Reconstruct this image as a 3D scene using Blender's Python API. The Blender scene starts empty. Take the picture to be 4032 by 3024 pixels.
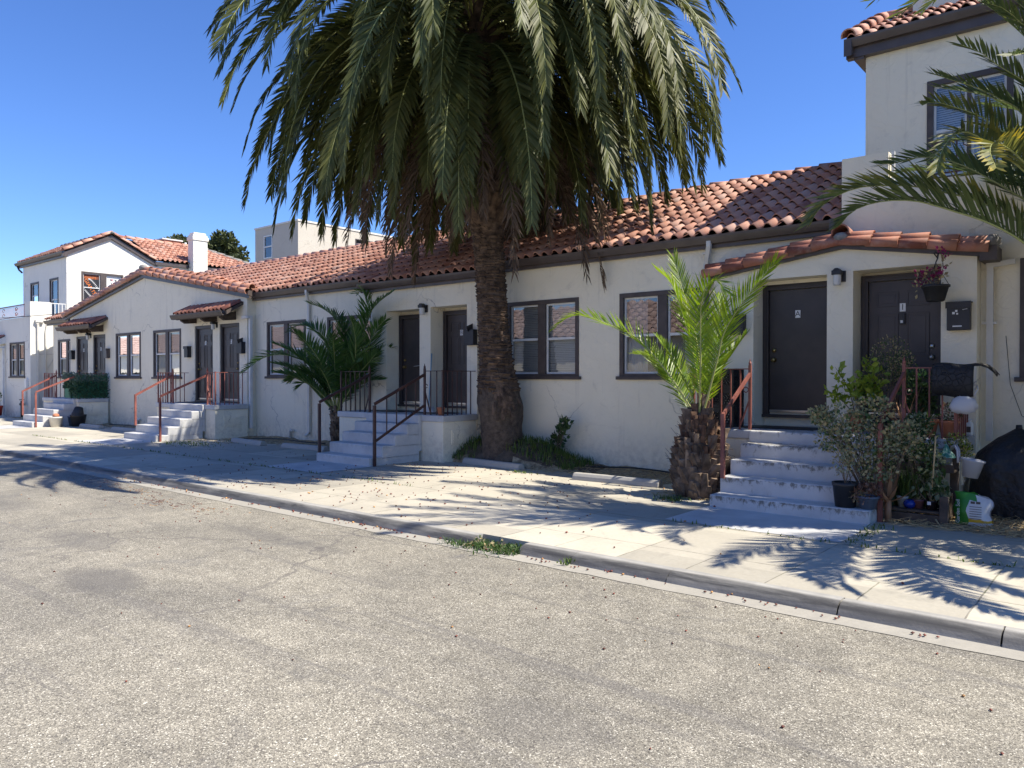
import bpy, bmesh, math, random
from mathutils import Vector, Matrix
R = math.radians
sc = bpy.context.scene
COL = sc.collection

# ------------------------------------------------------------------ camera, sky, sun, exposure
cam = bpy.data.objects.new('camera', bpy.data.cameras.new('camera'))
COL.objects.link(cam); sc.camera = cam
cam.data.sensor_width = 36; cam.data.lens = 26.87; cam.data.clip_end = 3000; cam.data.clip_start = 0.05
cam.location = (0, 0, 1.70)
cam.rotation_euler = (R(90 - 0.571), 0, R(39.774))

SUN = Vector((1.0, 0.44, 1.43)).normalized()          # towards the sun
EL = math.asin(SUN.z); AZ = math.atan2(SUN.x, SUN.y)
w = bpy.data.worlds.new('World'); sc.world = w; w.use_nodes = True
nt = w.node_tree; nt.nodes.clear()
sky = nt.nodes.new('ShaderNodeTexSky'); sky.sky_type = 'NISHITA'; sky.sun_disc = False
sky.sun_elevation = EL; sky.sun_rotation = AZ
sky.air_density = 1.0; sky.dust_density = 0.0; sky.ozone_density = 8.0; sky.altitude = 1000
bg = nt.nodes.new('ShaderNodeBackground'); bg.inputs['Strength'].default_value = 0.125
wo = nt.nodes.new('ShaderNodeOutputWorld')
hsv = nt.nodes.new('ShaderNodeHueSaturation'); hsv.inputs['Saturation'].default_value = 1.10; hsv.inputs['Hue'].default_value = 0.510
nt.links.new(sky.outputs[0], hsv.inputs['Color']); nt.links.new(hsv.outputs[0], bg.inputs[0]); nt.links.new(bg.outputs[0], wo.inputs[0])
sl = bpy.data.lights.new('sun', 'SUN'); sl.energy = 5.0; sl.angle = R(0.53); sl.color = (1.0, 0.93, 0.80)
so = bpy.data.objects.new('sun', sl); COL.objects.link(so); so.location = (20, 9, 30)
so.rotation_euler = (-SUN).to_track_quat('-Z', 'Y').to_euler()
sc.view_settings.view_transform = 'Standard'; sc.view_settings.look = 'None'
sc.view_settings.exposure = 0.80; sc.view_settings.gamma = 1.0; sc.view_settings.use_curve_mapping = False
try:
    sc.cycles.max_bounces = 8; sc.cycles.transparent_max_bounces = 16; sc.cycles.use_denoising = True
except Exception: pass

# ------------------------------------------------------------------ materials
def newmat(name):
    m = bpy.data.materials.new(name); m.use_nodes = True
    nt = m.node_tree
    return m, nt, nt.nodes['Principled BSDF'], nt.nodes['Material Output']
class NB:                                              # tiny node helper
    def __init__(s, nt): s.nt = nt
    def n(s, t, **k):
        x = s.nt.nodes.new('ShaderNode' + t)
        for a, b in k.items():
            if hasattr(x, a) and a not in ('Scale',): setattr(x, a, b)
            else: x.inputs[a].default_value = b
        return x
    def l(s, a, b): s.nt.links.new(a, b); return s
    def co(s): 
        return s.n('TexCoord').outputs['Object']
    def noise(s, scale, detail=4, rough=.55, dist=0, vec=None):
        x = s.n('TexNoise'); x.inputs['Scale'].default_value = scale; x.inputs['Detail'].default_value = detail
        x.inputs['Roughness'].default_value = rough; x.inputs['Distortion'].default_value = dist
        s.l(vec or s.co(), x.inputs['Vector']); return x.outputs['Fac']
    def ramp(s, fac, stops):
        x = s.n('ValToRGB'); e = x.color_ramp.elements
        while len(e) < len(stops): e.new(.5)
        for i, (p, c) in enumerate(stops):
            e[i].position = p; e[i].color = (*c, 1) if hasattr(c, '__len__') else (c, c, c, 1)
        s.l(fac, x.inputs[0]); return x.outputs['Color']
    def mix(s, fac, a, b, mode='MIX'):
        x = s.n('Mix', data_type='RGBA', blend_type=mode)
        for v, i in ((fac, 0), (a, 6), (b, 7)):
            if hasattr(v, 'is_linked') or hasattr(v, 'links'): s.l(v, x.inputs[i])
            elif i == 0: x.inputs[0].default_value = v
            else: x.inputs[i].default_value = (*v, 1)
        return x.outputs[2]
    def math(s, op, a, b=0.0, c=None):
        x = s.n('Math', operation=op)
        for i, v in enumerate((a, b, c)):
            if v is None: continue
            if hasattr(v, 'links'): s.l(v, x.inputs[i])
            else: x.inputs[i].default_value = v
        return x.outputs[0]
    def bump(s, h, strength=.3, dist=.01, normal=None):
        x = s.n('Bump'); x.inputs['Strength'].default_value = strength; x.inputs['Distance'].default_value = dist
        s.l(h, x.inputs['Height'])
        if normal: s.l(normal, x.inputs['Normal'])
        return x.outputs[0]
    def attr(s, name='rnd'):
        x = s.n('Attribute', attribute_name=name); return x.outputs['Fac']
def pm(name, col, col2=None, ns=3.0, rough=.6, bs=0, bstr=.2, bdist=.005, rnd=0.0, metal=0, spec=.5, detail=5, lo=.35, hi=.68):
    m, nt, p, o = newmat(name); b = NB(nt)
    c = b.ramp(b.noise(ns, detail), [(lo, col), (hi, col2)]) if col2 else None
    if rnd:
        v = b.math('MULTIPLY_ADD', b.attr(), 2 * rnd, 1 - rnd)
        if c is None: c = b.mix(0, col, col)
        hs = b.n('HueSaturation'); b.l(v, hs.inputs['Value']); b.l(c, hs.inputs['Color']); c = hs.outputs[0]
    if c is not None: b.l(c, p.inputs['Base Color'])
    else: p.inputs['Base Color'].default_value = (*col, 1)
    p.inputs['Roughness'].default_value = rough; p.inputs['Metallic'].default_value = metal
    p.inputs['Specular IOR Level'].default_value = spec
    if bs: b.l(b.bump(b.noise(bs, 5), bstr, bdist), p.inputs['Normal'])
    return m
def stucco(name, col, dirt):
    m, nt, p, o = newmat(name); b = NB(nt)
    n1 = b.noise(1.1, 6, .6, .4)
    c = b.ramp(n1, [(.3, [x * .93 for x in col]), (.7, col)])
    st = b.ramp(b.noise(2.3, 8, .7, 1.2), [(.58, 0.0), (.78, 1.0)])
    c = b.mix(b.math('MULTIPLY', st, dirt), c, (.40, .37, .32))
    sx = b.n('SeparateXYZ'); b.l(b.n('NewGeometry').outputs['Position'], sx.inputs[0])
    low = b.n('MapRange'); b.l(sx.outputs[2], low.inputs[0]); low.inputs[1].default_value = .75; low.inputs[2].default_value = .12
    sp = b.math('MULTIPLY', low.outputs[0], b.ramp(b.noise(9, 6, .7), [(.42, 0.0), (.7, 1.0)]))
    c = b.mix(b.math('MULTIPLY', sp, .6), c, (.36, .31, .25))
    mp = b.n('Mapping'); mp.inputs['Scale'].default_value = (7, 7, .45); b.l(b.co(), mp.inputs[0])
    c = b.mix(b.ramp(b.noise(1.0, 6, .65, .3, mp.outputs[0]), [(.58, 0.0), (.78, .38)]), c, (.42, .38, .32))
    vc = b.n('TexVoronoi', feature='DISTANCE_TO_EDGE'); vc.inputs['Scale'].default_value = .55
    dv = b.n('TexNoise'); dv.inputs['Scale'].default_value = 1.6; dv.inputs['Detail'].default_value = 7; b.l(b.co(), dv.inputs['Vector'])
    va = b.n('VectorMath', operation='MULTIPLY_ADD'); b.l(dv.outputs['Color'], va.inputs[0]); va.inputs[1].default_value = (1.1, 1.1, 1.1); b.l(b.co(), va.inputs[2]); b.l(va.outputs[0], vc.inputs['Vector'])
    c = b.mix(b.math('MULTIPLY', b.ramp(vc.outputs['Distance'], [(.002, .75), (.007, 0.0)]), b.ramp(b.noise(.7, 2), [(.52, 0.0), (.6, 1.0)])), c, (.30, .27, .23))
    b.l(c, p.inputs['Base Color']); p.inputs['Roughness'].default_value = .85; p.inputs['Specular IOR Level'].default_value = .25
    tr = b.ramp(b.noise(1.7, 1.5, .4, 1.6), [(.46, 0.0), (.5, 1.0), (.503, 0.1), (.56, 0.0)])
    tr2 = b.ramp(b.noise(3.1, 1.0, .4, 1.1), [(.54, 0.0), (.57, .8), (.575, 0.1), (.62, 0.0)])
    gr = b.noise(55, 5, .6)
    h = b.math('ADD', b.math('ADD', tr, tr2), b.math('MULTIPLY', gr, .9))
    h = b.math('ADD', h, b.math('MULTIPLY', b.noise(2.2, 3), 2.5))
    b.l(b.bump(h, .38, .012), p.inputs['Normal'])
    return m
def asphalt():
    m, nt, p, o = newmat('asphalt'); b = NB(nt); co = b.co()
    v = b.n('TexVoronoi'); v.inputs['Scale'].default_value = 165; b.l(co, v.inputs['Vector'])
    sv = b.n('SeparateColor'); b.l(v.outputs['Color'], sv.inputs[0])
    g = b.ramp(sv.outputs[0], [(0, (.085, .076, .063)), (.22, (.20, .185, .155)), (.75, (.315, .29, .238)), (.93, (.46, .425, .35)), (1, (.74, .71, .62))])
    v2 = b.n('TexVoronoi'); v2.inputs['Scale'].default_value = 75; b.l(co, v2.inputs['Vector'])
    s2 = b.n('SeparateColor'); b.l(v2.outputs['Color'], s2.inputs[0])
    g = b.mix(b.ramp(s2.outputs[1], [(.92, 0.0), (.95, .5)]), g, (.12, .105, .095))
    big = b.mix(1, b.ramp(b.noise(.45, 6, .6, .6), [(.34, (.74, .74, .74)), (.62, (1.06, 1.05, 1.02))]), b.ramp(b.noise(5.5, 6, .7), [(.35, (.84, .84, .83)), (.65, (1.08, 1.08, 1.07))]), 'MULTIPLY')
    c = b.mix(1, g, big, 'MULTIPLY')
    st = b.ramp(b.noise(1.3, 7, .65, .8), [(.58, 0.0), (.74, .55)])
    c = b.mix(st, c, (.10, .098, .10))
    sp = b.n('SeparateXYZ'); b.l(co, sp.inputs[0]); wq = b.math('MULTIPLY', b.math('SUBTRACT', b.noise(.9, 7, .65), .5), .9)
    for (ox, oy, rx, ry, am) in ((-6.64, 2.65, .55, .32, .6), (-8.4, 3.2, .8, .3, .4), (-6.9, 4.5, 1.2, .22, .45), (-2.2, 2.9, .5, .25, .35), (-11.5, 3.4, 1.0, .4, .35)):   # oil and patch marks
        dx = b.math('DIVIDE', b.math('SUBTRACT', sp.outputs[0], ox), rx); dy = b.math('DIVIDE', b.math('SUBTRACT', sp.outputs[1], oy), ry)
        dd = b.math('ADD', b.math('ADD', b.math('MULTIPLY', dx, dx), b.math('MULTIPLY', dy, dy)), b.math('MULTIPLY', wq, 3))
        c = b.mix(b.ramp(dd, [(.25, am), (1.0, 0.0)]), c, (.115, .108, .10))
    for (y0, sl, wd) in ((4.45, .01, .010), (1.75, -.05, .009), (3.1, .16, .006)):      # long seams
        q = b.math('ABSOLUTE', b.math('ADD', b.math('SUBTRACT', b.math('MULTIPLY_ADD', sp.outputs[0], sl, -y0), 0), b.math('MULTIPLY_ADD', wq, .35, sp.outputs[1])))
        c = b.mix(b.math('MULTIPLY', b.math('LESS_THAN', q, wd), b.ramp(b.noise(1.8, 6, .7), [(.42, 0.0), (.62, .6)])), c, (.10, .093, .086))
    # long faint tyre and seam streaks along the street
    mp = b.n('Mapping'); mp.inputs['Scale'].default_value = (.10, 2.4, 1); mp.inputs['Rotation'].default_value = (0, 0, R(4)); b.l(co, mp.inputs[0])
    sk = b.ramp(b.noise(1.6, 5, .6, .5, mp.outputs[0]), [(.57, 0.0), (.70, .5)])
    c = b.mix(sk, c, (.115, .108, .105))
    # fine cracks
    vc = b.n('TexVoronoi', feature='DISTANCE_TO_EDGE'); vc.inputs['Scale'].default_value = .42
    dn = b.n('TexNoise'); dn.inputs['Scale'].default_value = 1.8; dn.inputs['Detail'].default_value = 6; b.l(co, dn.inputs['Vector'])
    mv = b.n('MixRGB' if False else 'VectorMath', operation='MULTIPLY_ADD'); b.l(dn.outputs['Color'], mv.inputs[0]); mv.inputs[1].default_value = (.9, .9, .9); b.l(co, mv.inputs[2])
    b.l(mv.outputs[0], vc.inputs['Vector'])
    cr = b.math('MULTIPLY', b.ramp(vc.outputs['Distance'], [(.003, 1.0), (.011, 0.0)]), b.ramp(b.noise(.4, 3), [(.44, 0.0), (.60, .65)]))
    c = b.mix(cr, c, (.11, .10, .093))
    b.l(c, p.inputs['Base Color']); p.inputs['Roughness'].default_value = .8; p.inputs['Specular IOR Level'].default_value = .35
    b.l(b.bump(v.outputs['Distance'], .45, .004), p.inputs['Normal'])
    return m
def concrete(name, col, joints=True):
    m, nt, p, o = newmat(name); b = NB(nt); co = b.co()
    c = b.ramp(b.noise(1.4, 8, .65, .5), [(.3, [x * .84 for x in col]), (.68, col)])
    c = b.mix(b.ramp(b.noise(24, 6, .7), [(.4, .32), (.7, 0.0)]), c, [x * .62 for x in col])
    c = b.mix(b.ramp(b.noise(.8, 7, .7, 1.5), [(.54, 0.0), (.70, .55)]), c, (.21, .20, .18))
    if joints:
        s = b.n('SeparateXYZ'); b.l(b.n('NewGeometry').outputs['Position'], s.inputs[0])
        x, y = s.outputs[0], s.outputs[1]
        wob = b.math('MULTIPLY', b.math('SUBTRACT', b.noise(3, 3), .5), .03)
        def line(v, at, wd=.007): return b.math('LESS_THAN', b.math('ABSOLUTE', b.math('SUBTRACT', b.math('ADD', v, wob), at)), wd)
        def comb(v, off, per, wd=.006):
            f = b.math('FRACT', b.math('DIVIDE', b.math('ADD', b.math('ADD', v, wob), off), per))
            return b.math('LESS_THAN', b.math('ABSOLUTE', b.math('SUBTRACT', f, .5)), wd / per)
        strip = b.math('LESS_THAN', y, 6.3)
        walk = b.math('LESS_THAN', y, 7.5)
        j1 = b.math('MULTIPLY', comb(x, .91 + .665, 1.33), walk)
        j2 = b.math('MULTIPLY', comb(x, .91, 1.33), strip)
        j3 = b.math('MULTIPLY', comb(x, 1.2, 2.7), b.math('SUBTRACT', 1.0, walk))
        L = b.math('MAXIMUM', line(y, 7.5, .010), line(y, 6.3))
        L = b.math('MAXIMUM', L, line(y, 8.72))
        for j in (j1, j2, j3): L = b.math('MAXIMUM', L, j)
        # every slab has its own tone
        fx = b.math('FLOOR', b.math('DIVIDE', b.math('ADD', x, .91), 1.33)); fy = b.math('FLOOR', b.math('DIVIDE', y, 1.22))
        cx = b.n('CombineXYZ'); b.l(fx, cx.inputs[0]); b.l(fy, cx.inputs[1])
        wn = b.n('TexWhiteNoise'); b.l(cx.outputs[0], wn.inputs['Vector'])
        c = b.mix(1, c, b.ramp(wn.outputs['Value'], [(0, (.74, .74, .735)), (1, (1.08, 1.07, 1.04))]), 'MULTIPLY')
        weed = b.ramp(b.noise(1.9, 4), [(.5, (.07, .065, .055)), (.62, (.09, .10, .04))])
        c = b.mix(b.math('MULTIPLY', L, b.ramp(b.noise(2.7, 4), [(.35, .25), (.65, .8)])), c, weed)
    b.l(c, p.inputs['Base Color']); p.inputs['Roughness'].default_value = .85; p.inputs['Specular IOR Level'].default_value = .3
    b.l(b.bump(b.noise(70, 5, .7), .35, .004), p.inputs['Normal'])
    return m
def kerbmat():
    m, nt, p, o = newmat('kerb_concrete'); b = NB(nt); co = b.co()
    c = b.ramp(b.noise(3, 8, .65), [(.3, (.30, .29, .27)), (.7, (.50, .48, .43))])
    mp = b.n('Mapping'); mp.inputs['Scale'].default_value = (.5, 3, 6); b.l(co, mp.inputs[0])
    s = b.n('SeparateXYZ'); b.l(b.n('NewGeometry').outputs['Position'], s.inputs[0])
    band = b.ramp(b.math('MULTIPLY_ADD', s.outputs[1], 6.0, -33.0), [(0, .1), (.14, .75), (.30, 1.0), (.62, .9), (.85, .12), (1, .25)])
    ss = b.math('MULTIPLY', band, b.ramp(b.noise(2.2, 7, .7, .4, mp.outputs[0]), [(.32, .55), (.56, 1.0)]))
    c = b.mix(ss, c, (.048, .047, .047))  # dark band on the face: stain plus its shade put into the colour
    b.l(c, p.inputs['Base Color']); p.inputs['Roughness'].default_value = .8
    b.l(b.bump(b.noise(45, 6, .7), .5, .006), p.inputs['Normal'])
    return m
def steps_paint(name, dirt):
    m, nt, p, o = newmat(name); b = NB(nt); co = b.co()
    c = b.ramp(b.noise(2.5, 7, .6, .4), [(.3, (.41, .415, .42)), (.7, (.58, .575, .565))])
    mp = b.n('Mapping'); mp.inputs['Scale'].default_value = (1, 1, .55); b.l(co, mp.inputs[0])
    n = b.noise(15, 8, .75, .4, mp.outputs[0])
    s = b.n('SeparateXYZ'); b.l(b.n('NewGeometry').outputs['Position'], s.inputs[0])
    f = b.math('FRACT', b.math('DIVIDE', b.math('SUBTRACT', s.outputs[2], .075), .19))
    top = b.ramp(f, [(.45, 0.0), (.78, .12), (.95, .17), (1.0, .0)])
    d = b.ramp(b.math('ADD', n, top), [(.60, 0.0), (.72, dirt)])
    c = b.mix(d, c, (.13, .12, .10))
    b.l(c, p.inputs['Base Color']); p.inputs['Roughness'].default_value = .6
    b.l(b.bump(b.noise(30, 6, .7), .3, .004), p.inputs['Normal'])
    return m
def tile(name, stops):
    m, nt, p, o = newmat(name); b = NB(nt)
    c = b.ramp(b.attr(), stops)
    c = b.mix(b.ramp(b.noise(7, 7, .7), [(.45, 0.0), (.75, .45)]), c, (.46, .36, .30))
    c = b.mix(b.ramp(b.noise(2.0, 6, .7, 1), [(.60, 0.0), (.76, .5)]), c, (.16, .12, .11))
    b.l(c, p.inputs['Base Color']); p.inputs['Roughness'].default_value = .72; p.inputs['Specular IOR Level'].default_value = .35
    b.l(b.bump(b.noise(40, 5, .7), .3, .005), p.inputs['Normal'])
    return m
def leaf(name, c1, c2, tip=None, trans=.35, rough=.5, spec=.4):
    m, nt, p, o = newmat(name); b = NB(nt)
    c = b.ramp(b.attr(), [(0, c1), (1, c2)])
    if tip:
        c = b.mix(b.attr('tip'), c, tip)
    b.l(c, p.inputs['Base Color']); p.inputs['Roughness'].default_value = rough; p.inputs['Specular IOR Level'].default_value = spec
    t = b.n('BsdfTranslucent'); hs = b.n('HueSaturation'); hs.inputs['Value'].default_value = 1.5; hs.inputs['Saturation'].default_value = 1.1
    b.l(c, hs.inputs['Color']); b.l(hs.outputs[0], t.inputs[0])
    mx = b.n('MixShader'); mx.inputs[0].default_value = trans
    b.l(p.outputs[0], mx.inputs[1]); b.l(t.outputs[0], mx.inputs[2]); b.l(mx.outputs[0], o.inputs[0])
    return m
def glassmat():
    m, nt, p, o = newmat('window_glass'); b = NB(nt)
    g = b.n('BsdfGlossy'); g.inputs['Roughness'].default_value = .015; g.inputs['Color'].default_value = (.95, .97, 1, 1)
    t = b.n('BsdfTransparent'); t.inputs[0].default_value = (.78, .80, .80, 1)
    lw = b.n('LayerWeight'); lw.inputs[0].default_value = .25
    mx = b.n('MixShader'); b.l(b.math('MULTIPLY_ADD', lw.outputs['Fresnel'], .9, .12), mx.inputs[0])
    b.l(t.outputs[0], mx.inputs[1]); b.l(g.outputs[0], mx.inputs[2]); b.l(mx.outputs[0], o.inputs[0])
    b.l(b.bump(b.noise(1.6, 2), .10, .01), g.inputs['Normal'])
    return m
M = {}
M['stucco'] = stucco('cream_stucco', (.86, .79, .63), .45)
M['stucco_white'] = stucco('white_stucco', (.80, .775, .70), .15)
M['beige'] = stucco('beige_stucco', (.52, .48, .41), .2)
M['trim'] = pm('brown_trim_paint', (.058, .044, .040), (.090, .070, .062), 6, .55, 40, .15)
M['door'] = pm('brown_door_paint', (.042, .034, .034), (.056, .045, .043), 5, .42, 60, .08)
M['gutter'] = pm('brown_gutter_metal', (.068, .052, .048), (.095, .075, .068), 4, .4)
M['white'] = pm('white_painted_metal', (.70, .70, .68), (.60, .60, .58), 6, .45)
M['white_pipe'] = pm('cream_downpipe_paint', (.66, .64, .59), (.58, .56, .51), 4, .5)
M['blind'] = pm('white_blind_slat', (.62, .62, .60), (.54, .54, .53), 2, .5)
M['curtain'] = pm('pale_curtain', (.50, .49, .50), (.38, .38, .40), 3, .9)
M['blue_curtain'] = pm('blue_curtain', (.05, .10, .26), (.10, .17, .36), 5, .9)
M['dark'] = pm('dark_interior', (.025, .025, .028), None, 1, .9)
M['glass'] = glassmat()
M['asphalt'] = asphalt()
M['concrete'] = concrete('pavement_concrete', (.545, .505, .42))
M['concrete_plain'] = concrete('gutter_concrete', (.40, .375, .32), False)
M['stop'] = concrete('wheel_stop_concrete', (.46, .44, .40), False)
M['kerb'] = kerbmat()
M['steps'] = steps_paint('grey_step_paint', .18); M['steps_old'] = steps_paint('moss_stained_step_paint', .9)
T1 = [(0, (.27, .11, .08)), (.15, (.40, .18, .12)), (.5, (.50, .24, .16)), (.85, (.58, .32, .23)), (1, (.44, .28, .225))]
T2 = [(0, (.17, .06, .045)), (.4, (.33, .12, .075)), (1, (.46, .21, .14))]  # darker red tile tones for the awnings and porch roof
M['tile_far'] = tile('pale_roof_tile', [(0, (.36, .24, .20)), (1, (.48, .34, .29))]); M['tile'] = tile('terracotta_roof_tile', T1); M['tile_dark_red'] = tile('dark_red_tile', T2)
M['mortar'] = pm('grey_mortar', (.16, .15, .14), (.30, .29, .27), 8, .9, 40, .4)
M['rail'] = pm('oxide_red_rail_paint', (.17, .052, .042), (.27, .095, .07), 5, .55, 50, .15)
M['rail_dark'] = pm('dark_shaded_rail_paint', (.035, .018, .017), (.085, .036, .028), 4, .5, 50, .15)  # oxide red with the middle stoop's shade put in; also dark balcony iron
M['rail_sunlit'] = pm('sunlit_red_rail_paint', (.30, .095, .07), (.15, .045, .038), 4, .6, 50, .15, hi=.75)  # same oxide red, its sunlit look put into the colour
M['black'] = pm('black_metal', (.012, .012, .014), (.02, .02, .024), 5, .45)
M['black_plastic'] = pm('black_plastic', (.014, .015, .017), (.024, .025, .027), 6, .5)
M['frost'] = pm('frosted_glass_shade', (.55, .55, .54), (.62, .62, .61), 5, .3)
M['brass'] = pm('aged_brass', (.42, .30, .12), (.30, .20, .08), 20, .3, metal=1)
M['steel'] = pm('brushed_steel', (.6, .6, .6), None, 20, .3, metal=1)
M['plate'] = pm('white_number_plate', (.72, .72, .70), None, 5, .4)
M['paper'] = pm('white_paper', (.75, .75, .76), None, 5, .7)
M['terra'] = pm('terracotta_pot', (.40, .14, .07), (.50, .22, .13), 6, .8, 30, .2)
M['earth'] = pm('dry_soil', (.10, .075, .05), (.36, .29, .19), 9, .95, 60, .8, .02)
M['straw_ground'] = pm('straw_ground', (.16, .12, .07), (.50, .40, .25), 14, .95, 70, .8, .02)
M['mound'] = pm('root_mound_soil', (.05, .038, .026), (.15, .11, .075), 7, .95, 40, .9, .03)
M['straw'] = pm('dry_straw', (.45, .34, .18), None, 3, .8, rnd=.45)
M['bark'] = pm('palm_trunk_bark', (.045, .027, .018), (.165, .108, .07), 9, .9, 60, .6, .01, rnd=.4)
M['bark_dark'] = pm('palm_root_bark', (.06, .044, .034), (.125, .095, .072), 14, .95, 35, 1.0, .03, rnd=.25)
M['boot'] = pm('palm_leaf_base', (.075, .05, .034), (.25, .18, .125), 8, .9, 60, .5, .008, rnd=.5)
M['rachis'] = pm('palm_rachis', (.30, .33, .10), (.38, .38, .14), 4, .5)
M['frond'] = leaf('palm_leaflet', (.040, .054, .014), (.108, .120, .036), (.27, .22, .06), .18, .5, .25)
M['frond_dead'] = leaf('dead_palm_leaflet', (.085, .055, .036), (.20, .14, .095), None, .15, .8, .2)
M['frond_bright'] = leaf('young_palm_leaflet', (.10, .20, .015), (.25, .36, .03), (.42, .40, .06), .45, .4, .5)
M['frond_mid'] = leaf('mid_palm_leaflet', (.045, .10, .025), (.10, .19, .04), (.20, .24, .07), .35, .4, .5)  # leaf green of the small palm by the dark railed stoop
M['frond_grey'] = leaf('date_palm_leaflet', (.055, .085, .035), (.115, .16, .055), (.58, .42, .06), .3, .5, .25)
M['leaf_green'] = leaf('shrub_leaf', (.035, .075, .02), (.10, .16, .05))
M['leaf_pale'] = leaf('grey_green_leaf', (.17, .21, .12), (.38, .40, .23))
M['leaf_dry'] = leaf('dry_leaf', (.24, .19, .10), (.48, .40, .21), None, .2, .8)
M['leaf_lime'] = leaf('citrus_leaf', (.15, .24, .03), (.36, .42, .06))
M['leaf_dark'] = leaf('dark_leaf', (.018, .05, .02), (.05, .10, .04))
M['leaf_red'] = leaf('succulent_leaf', (.10, .05, .04), (.26, .16, .11), None, .15)
M['leaf_far'] = leaf('conifer_leaf', (.030, .045, .015), (.085, .10, .035), None, .15, .7)
M['grass'] = leaf('grass_blade', (.05, .09, .02), (.16, .22, .05))
M['petal'] = leaf('magenta_petal', (.16, .004, .07), (.30, .012, .12), None, .15)
M['twig'] = pm('woody_stem', (.13, .09, .06), (.20, .15, .10), 10, .85)
M['wood'] = pm('weathered_timber', (.055, .040, .032), (.12, .088, .068), 9, .85, 30, .5)
M['wood_grey'] = pm('grey_fence_timber', (.30, .27, .23), (.40, .37, .32), 5, .85, 30, .3)
M['date_fruit'] = pm('dried_date_fruit', (.17, .045, .028), None, 3, .6, rnd=.6)
M['date_pale'] = pm('pale_date_fruit', (.55, .28, .09), None, 3, .6, rnd=.5)

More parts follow.
